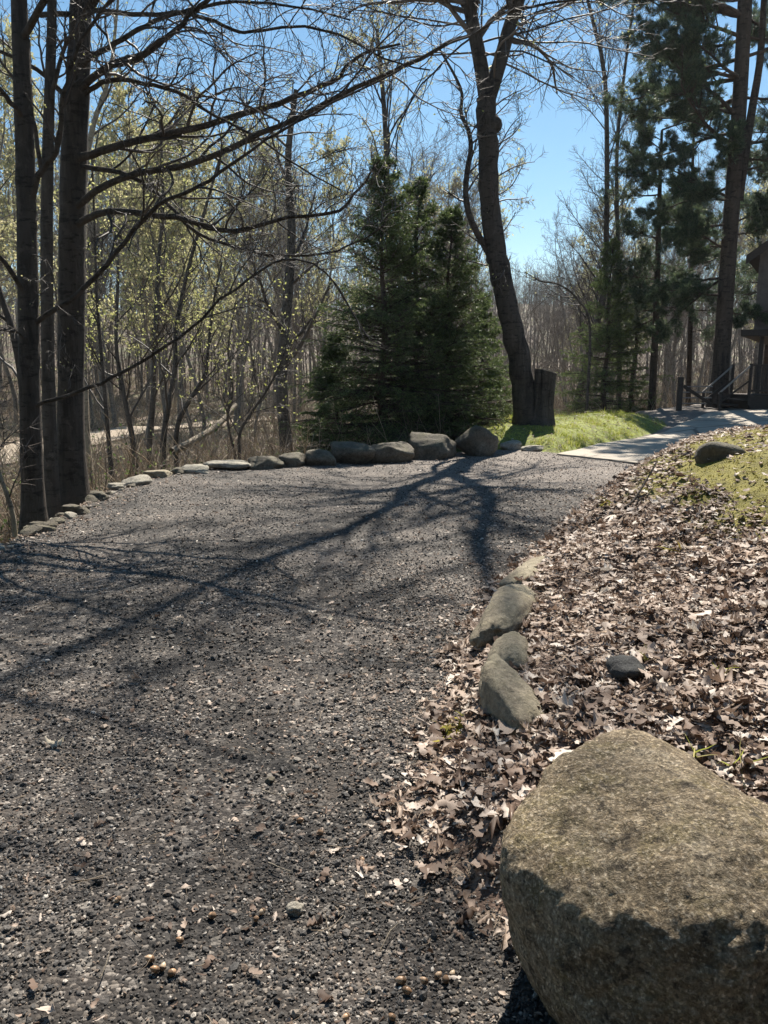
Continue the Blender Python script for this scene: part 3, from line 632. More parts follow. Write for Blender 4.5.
def fallen_log():
    P = smoothline([at(172, 452, 17), at(195, 440, 17.6), at(218, 425, 18.4), at(236, 405, 19.2)], 14); b = P[0].copy()
    V, F = tubes([(P, lumpy(np.linspace(.10, .05, 14)), 9), kids(P, np.linspace(.1, .05, 14), 4, .3, .95, .3, .8, .4, 6, .12, 0, rng, lmin=.3)+(5,)])
    o = mesh('fallen_log', V-b, [F], M['bark_pale'], smooth=True, loc=tuple(b)); tag(o, 'pale fallen trunk leaning through the brush beyond the flat stones', 'log')
fallen_log()
def pine(pts, D, r0, r1, label, seed, bspec, tuft=.13, extra=None, dens=1.5):
    rg = np.random.default_rng(seed)
    P = [at(x, y, D) for x, y in pts]; b = P[0].copy(); b[2] = H1(b[0], b[1])-.2
    T = smoothline([b]+P[1:], 40); TR = np.interp(np.linspace(0, 1, 40), [0, 1], [r0, r1]); TR = flare(T, TR, b[2]+.2)
    tr = [(T, TR, 12)]; bs = []; rs = []
    zt = T[:, 2]
    for (py, dirx, diry, ln, el) in bspec:
        z = at(pts[0][0], py, D)[2]; i = int(np.argmin(np.abs(zt-z))); p0 = T[i]
        d = unit(np.array([dirx, diry, el])); B = walk(p0[None], d[None], np.array([ln]), 12, .10, .012, rg)[0]
        bs.append(B); rs.append(np.linspace(max(.02, ln*.018), .008, 12))
    B = np.stack(bs); BR = np.stack(rs)
    C, CR = kids(B, BR, 18, .2, 1, .38, .8, .5, 7, .09, .03, rg, lmin=.3, flat=.6, rmin=.006)
    E, ER = kids(C, CR, 10, .2, 1, .45, .7, .55, 5, .1, .05, rg, lmin=.16, flat=.3, rmin=.004)
    tips, dirs = pick(E, int(len(E)*dens), rg, .3)
    n = 11
    pp = np.repeat(tips, n, 0)+rg.normal(0, .02, (len(tips)*n, 3)); dd = np.repeat(dirs, n, 0)+np.array([0, 0, .25])
    lv = blades(pp, dd, rg.uniform(.7, 1.2, len(pp))*tuft*.9, .013, rg, .6)
    for ex in extra or []: tr.append(ex)
    root = empty('pine_tree', (b[0], b[1], b[2]+.2)); L = np.array(root.location); tag(root, label, 'tree', 'pines beside the house')
    V, F = tubes(tr); mesh('trunk', V-L, [F], M['pine_bark'], root, True)
    V, F = tubes([(B, BR, 6), (C, CR, 4), (E, ER, 3)]); mesh('branches', V-L, [F], M['pine_bark'], root, True)
    mesh('crown', lv[0]-L, [lv[1]], M['pine'], root)
def bsp(seed, y0, y1, n, lmin, lmax, left=.5):
    rg = np.random.default_rng(seed); out = []
    for k in range(n):
        y = y0+(y1-y0)*(k+rg.random()*.8)/n; s = -1 if rg.random() < left else 1
        a = rg.uniform(-1.1, 1.1); out.append((y, s*math.cos(a), math.sin(a), rg.uniform(lmin, lmax), rg.uniform(-.12, .28)))
    return out
D = 24.5
sub = hand([(738, 200, D), (744, 160, D), (752, 110, D+.1), (760, 60, D+.2), (764, 0, D+.2), (770, -80, D+.2)], 20, .16, .07)
pine([(718, 402), (722, 350), (728, 260), (733, 190), (739, 110), (745, 0), (748, -100), (750, -220)], D, .26, .17,
     'massive dark pine trunk beside the deck stairs, the biggest pine', 61,
     [(20, -1, .2, 3.9, .05), (45, -1, -.2, 3.6, .12), (75, -1, .4, 3.8, .02), (85, -1, -.3, 3.5, -.02), (10, -1, -.5, 3.4, .2), (130, -.9, .5, 3.0, .05), (60, 1, -.4, 3, .1), (150, 1, .1, 2.6, .15), (170, 1, -.4, 2.6, .1), (228, 1, 0, 1.7, .25), (205, -.8, -.6, 2.4, -.05), (235, 1, .4, 2.0, .15), (100, .8, .5, 2.6, .1), (250, -1, .2, 2.2, -.05), (-10, -1, .1, 4, .15), (-40, -.8, .6, 4, .1), (-30, 1, .3, 4, .1), (280, -.8, .5, 2.6, -.1), (190, -.7, .8, 2.6, 0), (320, 1, .3, 1.4, -.25)]+bsp(3, -200, -50, 14, 2.5, 4.2)+bsp(4, -20, 150, 14, 2.4, 4.0, .8)+bsp(5, 150, 300, 7, 1.6, 2.8, .7), extra=[(sub[0], sub[1], 8)], dens=4.6, tuft=.16)
pine([(652, 404), (655, 340), (658, 250), (660, 180), (662, 130)], 27, .14, .04,
     'slim straight pine left of the massive trunk', 62, bsp(8, 130, 330, 22, .8, 1.9), .11)
pine([(690, 404), (691, 300), (692, 200), (694, 120)], 31, .11, .04, 'thin pine standing between the slim and the massive pine trunks', 63, bsp(12, 120, 330, 18, 1.0, 2.2), .12)
pine([(800, 404), (805, 300), (808, 100), (810, -100)], 30, .2, .1, 'pine rising behind the house roof', 64, bsp(14, -90, 300, 24, 1.6, 3.2), .13)
pine([(765, 404), (772, 300), (775, 200), (775, 60)], 34, .2, .08, 'pine seen past the corner of the house eave', 65, bsp(15, 80, 330, 18, 1.4, 2.8), .13)

# ------------------------------------------------------------------ the wood behind: prototypes and copies
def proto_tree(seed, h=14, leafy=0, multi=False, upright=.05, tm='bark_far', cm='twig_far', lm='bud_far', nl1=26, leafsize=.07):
    rg = np.random.default_rng(seed); n = 18
    T = walk(np.array([[0, 0, -.4]]), np.array([[rg.normal(0, .05), rg.normal(0, .05), 1]]), np.array([h]), n, .075, .06, rg)[0]
    r0 = h*.0082; TR = np.linspace(r0, r0*.12, n)
    ts = [T]; rs = [TR]
    if multi:
        k = walk(T[6][None], np.array([[.35, .1, 1]]), np.array([h*.6]), n, .05, .05, rg)[0]; ts.append(k); rs.append(np.linspace(r0*.6, r0*.1, n))
    TT = np.stack(ts); RR = np.stack(rs)
    B1, S1 = kids(TT, RR, nl1, .28, 1, .34, .75, .42, 8, .11, upright, rg, lmin=.8, rmin=.012)
    B2, S2 = kids(B1, S1, 8, .15, 1, .48, .65, .55, 6, .12, upright*.5, rg, lmin=.35, rmin=.008)
    B3, S3 = kids(B2, S2, 8, .15, 1, .55, .7, .6, 4, .16, .01, rg, lmin=.22, rmin=.0055)
    root = empty('deciduous_tree')
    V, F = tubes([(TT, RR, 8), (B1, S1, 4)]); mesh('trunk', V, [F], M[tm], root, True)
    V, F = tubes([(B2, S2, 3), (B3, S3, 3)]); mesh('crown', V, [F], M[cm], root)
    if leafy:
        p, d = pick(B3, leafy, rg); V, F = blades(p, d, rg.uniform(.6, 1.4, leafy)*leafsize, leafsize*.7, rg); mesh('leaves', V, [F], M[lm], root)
    return root
protos = [(proto_tree(101, 14), 14, 0), (proto_tree(102, 15, 0, True), 15, 0), (proto_tree(103, 13, 0, nl1=20), 13, 0), (proto_tree(106, 16, 0, True, .09), 16, 0),
          (proto_tree(104, 12, 8000, leafsize=.085), 12, 1), (proto_tree(105, 11, 12000, leafsize=.085), 11, 1), (proto_tree(107, 9, 9000, True, leafsize=.08), 9, 1)]
used = [False]*len(protos)
prg = np.random.default_rng(77)
def topy(px): return np.interp(px, [-200, 0, 100, 200, 260, 320, 400, 460, 495, 560, 620, 700, 768, 950], [0, 20, 70, 125, 125, 130, 125, 175, 285, 262, 170, 110, 150, 100])
LAB = {0: 'bare brown-grey tree standing in the wood past the clearing', 1: 'young-leaved yellow-green tree standing in the wood past the clearing'}
def place_tree(px, D, top, kind=None):
    c = [i for i, q in enumerate(protos) if kind is None or q[2] == kind]; i = int(prg.choice(c)); root, h, lf = protos[i]
    p = at(px, 400, D); z = H1(p[0], p[1]); want = at(px, top, D)[2]-z; want = float(np.clip(want, 4.5, 22)); s = want/h
    if not used[i]: o = root; used[i] = True
    else: o = copy_tree(root)
    o.location = (p[0], p[1], z); o.rotation_euler = (0, 0, prg.uniform(0, 6.28)); sw = s*prg.uniform(.75, 1.0) if s > .9 else s
    o.scale = (sw, sw, s)
    tag(o, LAB[lf], 'tree', ['bare trees of the wood', 'leafing trees of the wood'][lf])
n_bg = 0
for k in range(250):
    px = prg.uniform(-220, 960); D = 26+66*prg.random()**.8
    if 470 < px < 560 and D < 45: continue
    if 300 < px < 500 and D < 24: continue
    if px > 690 and D < 36: continue
    if px > 500 and D < 42: continue
    if px < 300 and D < 34 and prg.random() < .6: continue
    x = (px-384)/770*D
    if abs(x-np.interp(D, [31, 45, 57, 68], [-17, -14.5, -11.5, -3.5])) < 3.3: continue
    t = topy(px)+abs(prg.normal(0, 1))*50-15
    place_tree(px, D, t, 1 if prg.random() < (.38 if px < 300 else .12) else 0); n_bg += 1
print('wood trees', n_bg)

# far wooded hillside: one mass nobody could count
def far_wood():
    rg = np.random.default_rng(9); N = 4200
    y = 75+155*rg.random(N)**1.3; x = rg.uniform(-1, 1, N)*(y*.9+20); z = H(x, y, False)
    h = rg.uniform(6, 11, N)
    P = walk(np.stack([x, y, z-.3], 1), np.tile([0, 0, 1.], (N, 1)), h, 6, .05, .05, rg); Rr = (h*.008)[:, None]*np.linspace(1, .2, 6)[None]
    B1, S1 = kids(P, Rr, 12, .15, 1, .36, .7, .45, 4, .16, .05, rg, lmin=.6, rmin=.02)
    B2, S2 = kids(B1, S1, 5, .2, 1, .5, .7, .6, 3, .12, .02, rg, lmin=.3, rmin=.016)
    V, F = tubes([(P, Rr, 4), (B1, S1, 3), (B2, S2, 3)])
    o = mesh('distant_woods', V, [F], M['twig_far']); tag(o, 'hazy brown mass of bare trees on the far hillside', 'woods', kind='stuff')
far_wood()

# unseen spruces added behind the camera to block sky fill and deepen shade
for (x, y, k) in ((-7, -6, 0), (-3.5, -8, 1), (.5, -7.5, 2), (4, -8.5, 3), (8, -6.5, 4), (-10.5, -3, 5), (12, -4.5, 6), (-1.5, -12, 7), (6, -12.5, 8)):
    o = copy_tree(SPR); o.location = (x, y, H1(x, y)); o.rotation_euler = (0, 0, k*1.3); o.scale = (1.9, 1.9, 1.55+.1*(k % 3))
    tag(o, 'unseen tall spruce added behind the viewpoint to block sky light', 'tree', 'added light-blocking spruces behind the viewpoint')
# brush and undergrowth on the slopes
def brush():
    rg = np.random.default_rng(12); N = 34000
    D = 11+85*rg.random(N)**1.3; px = rg.uniform(-250, 1000, N); x = (px-384)/770*D; y = D
    so = -poly_dist(x, y, PLAT); k = (so > .5) & (np.abs(x-np.interp(y, [20, 31, 45, 57, 68], [-28, -17, -14.5, -11.5, -3.5])) > 2.6) & ~((D < 22) & (so < 2) & (px > 480))
    x, y = x[k], y[k]; N = len(x); z = H(x, y); D_ = y
    P = walk(np.stack([x, y, z-.05], 1), rg.normal(0, .55, (N, 3))+[0, 0, 1], rg.uniform(.5, 1.7, N)*(1+np.clip(D_-np.where(x < -7, 62, 25), 0, 60)/35), 6, .16, -.02, rg); Rr = np.linspace(.009, .003, 6)[None]*(1+np.clip(D_-15, 0, 60)/25)[:, None]
    B, S = kids(P, Rr, 3, .2, 1, .5, .8, .7, 4, .16, .0, rg, lmin=.15, rmin=.003)
    V, F = tubes([(P, Rr, 3), (B, S, 3)])
    o = mesh('undergrowth', V, [F], M['brush']); tag(o, 'dry tan brush and brambles covering the slope below the drive', 'undergrowth', kind='stuff')
    n = 60000; i = rg.integers(0, N, n); k2 = vnoise(x[i]/3, y[i]/3, 4) > .52; i = i[k2]; n = len(i)
    p = P[i, rg.integers(1, 6, n)]+rg.normal(0, .12, (n, 3)); V, F = blades(p, np.tile([0, 0, 1.], (n, 1)), rg.uniform(.04, .09, n), .035, rg, 1)
    o = mesh('ground_foliage', V, [F], M['green_brush']); tag(o, 'fresh green leaves scattered through the low brush', 'foliage', kind='stuff')
brush()

# ------------------------------------------------------------------ stones
def ico(sub):
    bm = bmesh.new(); bmesh.ops.create_icosphere(bm, subdivisions=sub, radius=1)
    V = np.array([v.co[:] for v in bm.verts]); F = np.array([[v.index for v in f.verts] for f in bm.faces]); bm.free(); return V, F
ICO = {k: ico(k) for k in (1, 3, 4, 5, 7)}
def rockmesh(dims, seed, sub=4, planes=14, sharp=9, rough=.03, N=None, Dd=None):
    rg = np.random.default_rng(seed); U, F = ICO[sub]
    if N is None:
        N = unit(rg.normal(0, 1, (planes, 3))); Dd = rg.uniform(.72, 1.0, planes)
        N = np.r_[N, np.eye(3), -np.eye(3)]; Dd = np.r_[Dd, np.full(6, .98)]
    q = np.maximum(U@N.T/Dd, 1e-4); r = (q**sharp).sum(1)**(-1/sharp)
    V = U*r[:, None]
    off = Vector(rg.uniform(0, 50, 3))
    nz = np.array([mnoise.fractal(Vector(v)*2.2+off, .9, 2.1, 6) for v in V])
    nz2 = np.array([mnoise.fractal(Vector(v)*9+off, .8, 2.1, 4) for v in V]) if sub > 4 else 0
    V = V*(1+rough*nz+rough*.35*nz2)[:, None]
    return V*np.array(dims), F
def boulder(px0, px1, py0, py1, label, seed, mat='rock', D=None, group=None, depth=.9, zsink=.25, name='boulder', sub=4, rough=.05, rz=None):
    rgb = np.random.default_rng(seed)
    g = gnd((px0+px1)/2, py1) if D is None else at((px0+px1)/2, py1, D)
    dist = g[1]; sc = (dist*math.cos(PITCH)+(CAMH-g[2])*math.sin(PITCH))/FPX
    w = (px1-px0)*sc; h = (py1-py0)*sc*(.6 if px1 < 170 else .76 if px1 < 310 else .92)
    rx, ry, rzz = w/2, w/2*depth, (h*(1+zsink))/2
    V, F = rockmesh((rx*1.06, ry, rzz), seed, sub, planes=9, sharp=16, rough=rough*1.8)
    zc = g[2]+h-rzz
    o = mesh(name, V+np.array([0, 0, zc-g[2]]), [F], M[mat], smooth=True, loc=(g[0], g[1]+ry*.8, g[2]))
    return tag(o, label, 'rock', group)
GB = 'boulders lining the far edge of the gravel'
boulder(457, 498, 424, 456, 'tallest round boulder of the row, beside the grass mound', 201, group=GB)
boulder(411, 458, 431, 459, 'second boulder of the row, broad with a sunlit rounded top', 202, group=GB)
boulder(372, 414, 440, 462, 'low dark boulder in front of the spruce trunk', 203, group=GB)
boulder(332, 374, 441, 463, 'dark shaded boulder just left of the spruce trunk', 204, group=GB)
boulder(306, 335, 449, 466, 'small dark stone tucked between two larger boulders', 205, group=GB)
boulder(278, 306, 448, 467, 'squarish grey stone left of the small dark one', 206, group=GB)
boulder(247, 283, 454, 469, 'long grey stone next to the flat slab', 207, group=GB)
boulder(205, 249, 460, 470, 'flat slab stone in front of the shrubby stems', 208, group=GB, mat='pale_rock')
boulder(181, 207, 464, 474, 'pale flat stone just left of the slab', 209, group=GB, mat='pale_rock')
boulder(168, 183, 466, 475, 'small stone between two pale flat stones', 210, group=GB)
boulder(144, 168, 466, 478, 'tan rounded stone near the bend of the gravel edge', 211, group=GB, mat='kerbrock')
boulder(121, 148, 471, 486, 'brightest pale stone at the bend of the gravel edge', 212, group=GB, mat='pale_rock')
boulder(106, 123, 480, 490, 'small pale stone next to the brightest one', 213, group=GB, mat='pale_rock')
boulder(88, 106, 487, 500, 'stone beside the foot of the thickest trunk', 214, group=GB, mat='rock')
boulder(30, 46, 517, 530, 'dark broken stone at the foot of the leftmost trunk', 216, group=GB, mat='rock')
boulder(62, 82, 501, 513, 'flat stone between the trunks at the gravel edge', 215, group=GB, mat='rock')
boulder(501, 521, 440, 450, 'pale flat stone on the grass edge beside the tallest boulder', 217, mat='pale_rock', depth=.7)
boulder(523, 546, 445, 452, 'thin pale slab at the foot of the grass mound', 218, mat='pale_rock', depth=.6)

rb = np.random.default_rng(91)
for k in range(34):
    f = rb.random(); px = -10+170*f+rb.normal(0, 3); py = np.interp(px, [-20, 0, 75, 130, 190], [556, 546, 508, 484, 474])+rb.normal(2, 3.5)
    g = gnd(px, py); rr = rb.uniform(.025, .085)
    V, F = rockmesh((rr*1.3, rr, rr*.6), 600+k, 3, planes=7, sharp=16, rough=.1)
    o = mesh('stone', V, [F], M['pale_rock' if rb.random() < .35 else 'rock'], loc=(g[0], g[1], H1(g[0], g[1])+rr*.15)); o.rotation_euler = (rb.normal(0, .2), rb.normal(0, .2), rb.uniform(0, 6))
    tag(o, 'small broken stone in the rubble along the left gravel edge', 'stone', 'rubble stones along the left gravel edge')
def free_rock(cx, cy, dims, rz, label, seed, mat, zc=None, sub=5, rough=.05, sharp=7, N=None, Dd=None, tilt=(0, 0), lift=0):
    z = H1(cx, cy)
    V, F = rockmesh(dims, seed, sub, rough=rough, sharp=sharp, N=N, Dd=Dd)
    o = mesh('boulder', V, [F], M[mat], smooth=True, loc=(cx, cy, z+lift)); o.rotation_euler = (tilt[0], tilt[1], rz)
    return tag(o, label, 'rock', None)
def grpos(px, py, z): return gnd(px, py, z)
# three half-buried stones along the toe of the bank
free_rock(.50, 2.96, (.125, .33, .15), R_(14), 'wedge-shaped stone with a dark front, between the big boulder and the smooth one', 321, 'kerbrock', lift=.0, rough=.09, tilt=(R_(6), R_(8)), sharp=9)
free_rock(.60, 3.47, (.11, .22, .11), R_(-15), 'small half-buried stone between the wedge-shaped and the long smooth one', 322, 'kerbrock', lift=.01, rough=.07, sharp=8)
free_rock(.72, 4.08, (.15, .52, .14), R_(-25), 'long smooth stone half buried in dead leaves at the foot of the bank', 323, 'kerbrock', lift=.01, rough=.07, sharp=8)
free_rock(1.02, 4.98, (.13, .42, .11), R_(-32), 'farthest bank stone, mostly sunk under the dead leaves', 324, 'kerbrock', lift=-.01, rough=.06)
# dark stone in the leaves
def on_bank(px, py):
    lo, hi = .8, 30
    prev = None
    for y in np.linspace(1.2, 16, 1500):
        p = at(px, py, y)
        if p[2] < H1(p[0], p[1]): return p
    return gnd(px, py)
p = on_bank(629, 680); free_rock(p[0], p[1]+.02, (.085, .075, .065), .4, 'small black stone lying in the dead leaves on the bank', 305, 'dark_rock', sub=4, rough=.08, lift=.03)
p = on_bank(713, 461); free_rock(p[0]+.06, p[1]+.1, (.19, .16, .13), .2, 'grey stone on the crest of the mossy bank beside the driveway', 306, 'rock', sub=4, lift=.0)

# the big foreground boulder: planes through hand-placed corners
def big_boulder():
    C = [(615, 726, .50), (560, 758, .50), (499, 838, .40), (503, 905, .26), (545, 1012, .08), (585, 925, .40), (640, 915, .45), (700, 895, .49), (660, 735, .50), (768, 830, .46), (768, 930, .46)]
    pts = [gnd(*c) for c in C]
    pts += [np.array(q) for q in ((1.2, 1.6, .26), (1.35, 1.4, .2), (1.15, 1.25, .36), (.62, 2.08, .0), (.42, 1.85, -.1), (.47, 1.55, -.1), (.6, 1.42, -.1), (1.1, 1.35, -.1), (1.45, 1.4, -.1), (1.45, 1.7, -.1), (1.05, 2.1, .1), (.7, 1.75, .56), (.85, 1.5, .53), (.50, 1.27, .12), (.85, 1.2, .15))]
    bm = bmesh.new(); vs = [bm.verts.new(p) for p in pts]; bmesh.ops.convex_hull(bm, input=vs)
    ctr = np.array([.8, 1.55, .15]); N = []; Dd = []
    for f in bm.faces:
        n = np.array(f.normal[:]); v = np.array(f.verts[0].co[:]); dd = float(n@(v-ctr))
        if dd < 0: n = -n; dd = -dd
        if dd > .02 and f.calc_area() > 1e-4:
            k = [j for j in range(len(N)) if N[j]@n > .995 and abs(Dd[j]-dd) < .01]
            if not k: N.append(n); Dd.append(dd)
    bm.free()
    V, F = rockmesh((1, 1, 1), 400, 7, rough=.0, sharp=20, N=np.array(N), Dd=np.array(Dd)*1.06)
    off = Vector((3, 7, 1))
    nz = np.array([mnoise.fractal(Vector(v)*4+off, .9, 2.1, 5) for v in V]); nf = np.array([mnoise.fractal(Vector(v)*22+off, .7, 2.1, 4) for v in V])
    ch = np.array([mnoise.fractal(Vector(v)*9+off*2, .8, 2.0, 3) for v in V])
    d = unit(V); V = V+d*(.020*nz+.008*nf-.0*ch)[:, None]*1.0
    o = mesh('boulder', V, [F], M['boulder'], smooth=True, loc=tuple(ctr)); tag(o, 'huge rough brown boulder with a lichened sunlit top and shaded near side', 'rock')
big_boulder()

# ------------------------------------------------------------------ scattered gravel
def stones(x, y, size, sub_oct, rg, lift=.3):
    n = len(x); z = H(x, y)
    if sub_oct: U = np.array([[1, 0, 0], [-1, 0, 0], [0, 1, 0], [0, -1, 0], [0, 0, 1], [0, 0, -1]], float); F = np.array([[0, 2, 4], [2, 1, 4], [1, 3, 4], [3, 0, 4], [2, 0, 5], [1, 2, 5], [3, 1, 5], [0, 3, 5]])
    else: U, F = ICO[1]
    A = unit(rg.normal(0, 1, (n, 3))); B = unit(np.cross(A, rg.normal(0, 1, (n, 3)))); Cc = np.cross(A, B)
    Rm = np.stack([A, B, Cc], 1)*np.stack([np.ones(n), rg.uniform(.6, 1, n), rg.uniform(.4, .85, n)], 1)[:, :, None]
    W = U[None]*(1+rg.uniform(-.28, .2, (n, len(U), 1)))
    V = np.einsum('nvk,nkj->nvj', W, Rm)*(size/2)[:, None, None]; V[..., 2] *= .85
    V += np.stack([x, y, z+size*lift*.5], 1)[:, None]
    Ff = (F[None]+(np.arange(n)*len(U))[:, None, None]).reshape(-1, 3)
    return V.reshape(-1, 3), Ff
def gravel():
    rg = np.random.default_rng(14); Vs = []; Fs = []; off = 0
    for (y0, y1, dens, s0, octa) in ((1.15, 2.3, 13000, .0082, False), (2.3, 3.6, 7000, .0098, False), (3.6, 6, 2600, .0135, True), (6, 10, 800, .016, True), (10, 14.6, 350, .017, True)):
        W = y1*.56; A = 2*W*(y1-y0); n = int(A*dens)
        x = rg.uniform(-W, W, n); y = rg.uniform(y0, y1, n)
        k = (np.abs(x) < y*.56+.1) & (poly_dist(x, y, BANK) < .12+.1*rg.random(n)) & (poly_dist(x, y, PLAT) > -.12) & (poly_dist(x, y, MOUND) < 0)
        k &= ~((y > 11.5) & (poly_dist(x, y, ROADL+ROADR[::-1]) > .02))
        x, y = x[k], y[k]; n = len(x)
        k = rg.random(n) < .45+.9*(fbm(x*1.6, y*1.6, 3, 33)+.5)
        x, y = x[k], y[k]; n = len(x)
        trk = np.exp(-((x+2.1+.12*np.sin(y))/.3)**2)+np.exp(-((x+.5+.12*np.sin(y))/.28)**2)
        k = rg.random(n) > .6*trk; x, y = x[k], y[k]; n = len(x)
        s = s0*np.exp(rg.normal(0, .42, n)); s = np.minimum(s, .035)
        V, F = stones(x, y, s, octa, rg); Vs.append(V); Fs.append(F+off); off += len(V)
    # some larger ones
    n = 260; x = rg.uniform(-2, .3, n); y = rg.uniform(1.3, 5, n); V, F = stones(x, y, rg.uniform(.022, .042, n), False, rg); Vs.append(V); Fs.append(F+off); off += len(V)
    o = mesh('gravel', np.concatenate(Vs), [np.concatenate(Fs)], M['pebble']); tag(o, 'loose dark crushed stone covering the drive', 'gravel', kind='stuff')
gravel()

# ------------------------------------------------------------------ dead leaves
def leafmesh(x, y, size, rg, lift, detail=True, tilt=.55):
    n = len(x); z = H(x, y)
    K = 7 if detail else 4
    u = np.linspace(0, 1, K)
    if detail: wbase = np.array([.07, .26, .13, .34, .17, .25, .09])
    else: wbase = np.array([.03, .3, .28, .03])
    w = wbase[None]*rg.uniform(.75, 1.25, (n, K)); w2 = wbase[None]*rg.uniform(.75, 1.25, (n, K))
    L = np.stack([np.broadcast_to(u-.5, (n, K)), w, np.zeros((n, K))], -1); C = np.stack([np.broadcast_to(u-.5, (n, K)), np.zeros((n, K)), np.zeros((n, K))], -1); Rr = np.stack([np.broadcast_to(u-.5, (n, K)), -w2, np.zeros((n, K))], -1)
    P = np.stack([L, C, Rr], 2)  # n,K,3,3
    if detail: P[:, 1:-1, 0, 0] += rg.normal(0, .05, (n, K-2)); P[:, 1:-1, 2, 0] += rg.normal(0, .05, (n, K-2))
    fold = rg.normal(.5, 2.4, n)[:, None, None]; curl = rg.normal(.2, 1.0, n)[:, None, None]; tw = rg.normal(0, .9, n)[:, None, None]
    X_, Y_ = P[..., 0], P[..., 1]
    Z_ = Y_**2*fold*1.5+np.abs(Y_)*.25+X_**2*curl*1.2+X_*Y_*tw*1.6+rg.normal(0, .04, P.shape[:3])
    P = np.stack([X_*(1-.25*np.abs(curl)*np.abs(X_)), Y_*(1-.25*np.minimum(np.abs(fold), 2.2)), Z_], -1)
    az = rg.uniform(0, 2*np.pi, n); tl = tilt*np.where(rg.random(n) < .15, 1.6, .62); nrm = unit(np.stack([rg.normal(0, 1, n)*tl, rg.normal(0, 1, n)*tl, np.ones(n)], 1))
    nrm *= np.where(rg.random(n) < .5, 1, -1)[:, None]
    a = unit(np.cross(nrm, np.stack([np.cos(az), np.sin(az), np.zeros(n)], 1))); b = np.cross(nrm, a)
    Rm = np.stack([a, b, nrm], 1)
    V = np.einsum('nkjc,ncd->nkjd', P, Rm)*size[:, None, None, None]; V[..., 2] *= .5
    V += np.stack([x, y, z+lift], 1)[:, None, None]
    I = np.arange(n*K*3).reshape(n, K, 3)
    F = np.stack([I[:, :-1, :-1], I[:, 1:, :-1], I[:, 1:, 1:], I[:, :-1, 1:]], -1).reshape(-1, 4)
    return V.reshape(-1, 3), F
def litter():
    rg = np.random.default_rng(15); Vs = []; Fs = []; off = 0
    def add(x, y, s, detail, lift, tilt=.55):
        nonlocal off
        V, F = leafmesh(x, y, s, rg, lift, detail, tilt); Vs.append(V); Fs.append(F+off); off += len(V)
    # on the bank
    for (y0, y1, dens, detail) in ((1.2, 3.2, 3600, True), (3.2, 5.2, 2800, True), (5.2, 11.5, 1500, False)):
        W = y1*.62; n = int((W+.3)*(y1-y0)*dens); x = rg.uniform(-.3, W, n); y = rg.uniform(y0, y1, n)
        s = poly_dist(x, y, BANK); edge = s+.10*fbm(x*2.4, y*2.4, 3, 4)*4+.05
        ms = moss_v(x, y)+fbm(x*2, y*2, 3, 8)*2.0
        k = (rg.random(n) < np.clip(edge*3.2+.3, 0, 1)*(.55+.45*sst(fbm(x*5, y*5, 2, 71), -.15, .15))) & (rg.random(n) < np.where(ms > .62, .10, 1)) & (x < y*.62+.2)
        x, y = x[k], y[k]; n = len(x)
        add(x, y, np.clip(rg.normal(.044, .021, n), .012, .1), detail, rg.uniform(.0, .035, n), .33)
    for (y0, y1, dens) in ((1.2, 3.4, 120), (3.4, 6.5, 110), (6.5, 11, 60)):
        W = y1*.62; n = int((W+.3)*(y1-y0)*dens); x = rg.uniform(-.3, W, n); y = rg.uniform(y0, y1, n); s = poly_dist(x, y, BANK)
        ms = moss_v(x, y); k = (s > -.1) & (x < y*.62+.2) & (rg.random(n) < np.where(ms > .6, .08, 1)); x, y = x[k], y[k]; n = len(x)
        add(x, y, rg.uniform(.07, .115, n), True, rg.uniform(.025, .045, n), .28)
    # strays on the gravel, denser next to the bank and along the left rim
    n = 90000; x = rg.uniform(-4.5, 4, n); y = rg.uniform(1.2, 13, n); s = poly_dist(x, y, BANK); e = poly_dist(x, y, PLAT)
    pr = .85*np.exp(-np.maximum(-s, 0)/.20)*(s < .1)+.34*np.exp(-np.maximum(-s, 0)/.7)+.04+.9*np.exp(-np.abs(e)/.3)*(e > -1.5)*(x < 1)+.35*(e < 0)
    pr *= .4+1.2*(fbm(x*1.5, y*1.5, 3, 6)+.5); pr *= np.where((y < 2.1) & (x > -.4), .12+.88*sst(y, 1.8, 2.15), 1)
    k = (rg.random(n) < pr*.55) & (s < .1) & (e > -3); x, y = x[k], y[k]; n = len(x)
    add(x, y, np.clip(rg.normal(.03, .014, n), .009, .07), True, rg.uniform(.004, .02, n), .4)
    n = 30000; x = rg.uniform(-2.4, 1, n); y = rg.uniform(1.2, 6, n); s = poly_dist(x, y, BANK)
    pr = np.clip(sst(fbm(x*1.3+5, y*1.3, 4, 55), -.08, .22)*.5+.55*np.exp(-np.abs(s+.35)/.4), 0, 1)*np.clip(1.15+x*.28, .15, 1); k = (rg.random(n) < pr*.6) & (s < .05); x, y = x[k], y[k]
    add(x, y, np.clip(rg.lognormal(-4.35, .4, len(x)), .006, .035), False, rg.uniform(.002, .012, len(x)), .4)
    # wood floor
    n = 26000; D = 11+35*rg.random(n)**1.5; px = rg.uniform(-100, 860, n); x = (px-384)/770*D; y = D; k = (poly_dist(x, y, PLAT) < -.1); x, y = x[k], y[k]
    add(x, y, rg.uniform(.06, .13, len(x)), False, rg.uniform(.0, .04, len(x)))
    # a few on the grass
    n = 260; x = rg.uniform(1.8, 7, n); y = rg.uniform(14, 20, n); k = poly_dist(x, y, MOUND) > 0; add(x[k], y[k], rg.uniform(.05, .09, k.sum()), False, .03*np.ones(k.sum()))
    o = mesh('leaf_litter', np.concatenate(Vs), [np.concatenate(Fs)], M['litter'], smooth=True); tag(o, 'curled dry oak leaves heaped over the bank', 'leaves', kind='stuff')
litter()
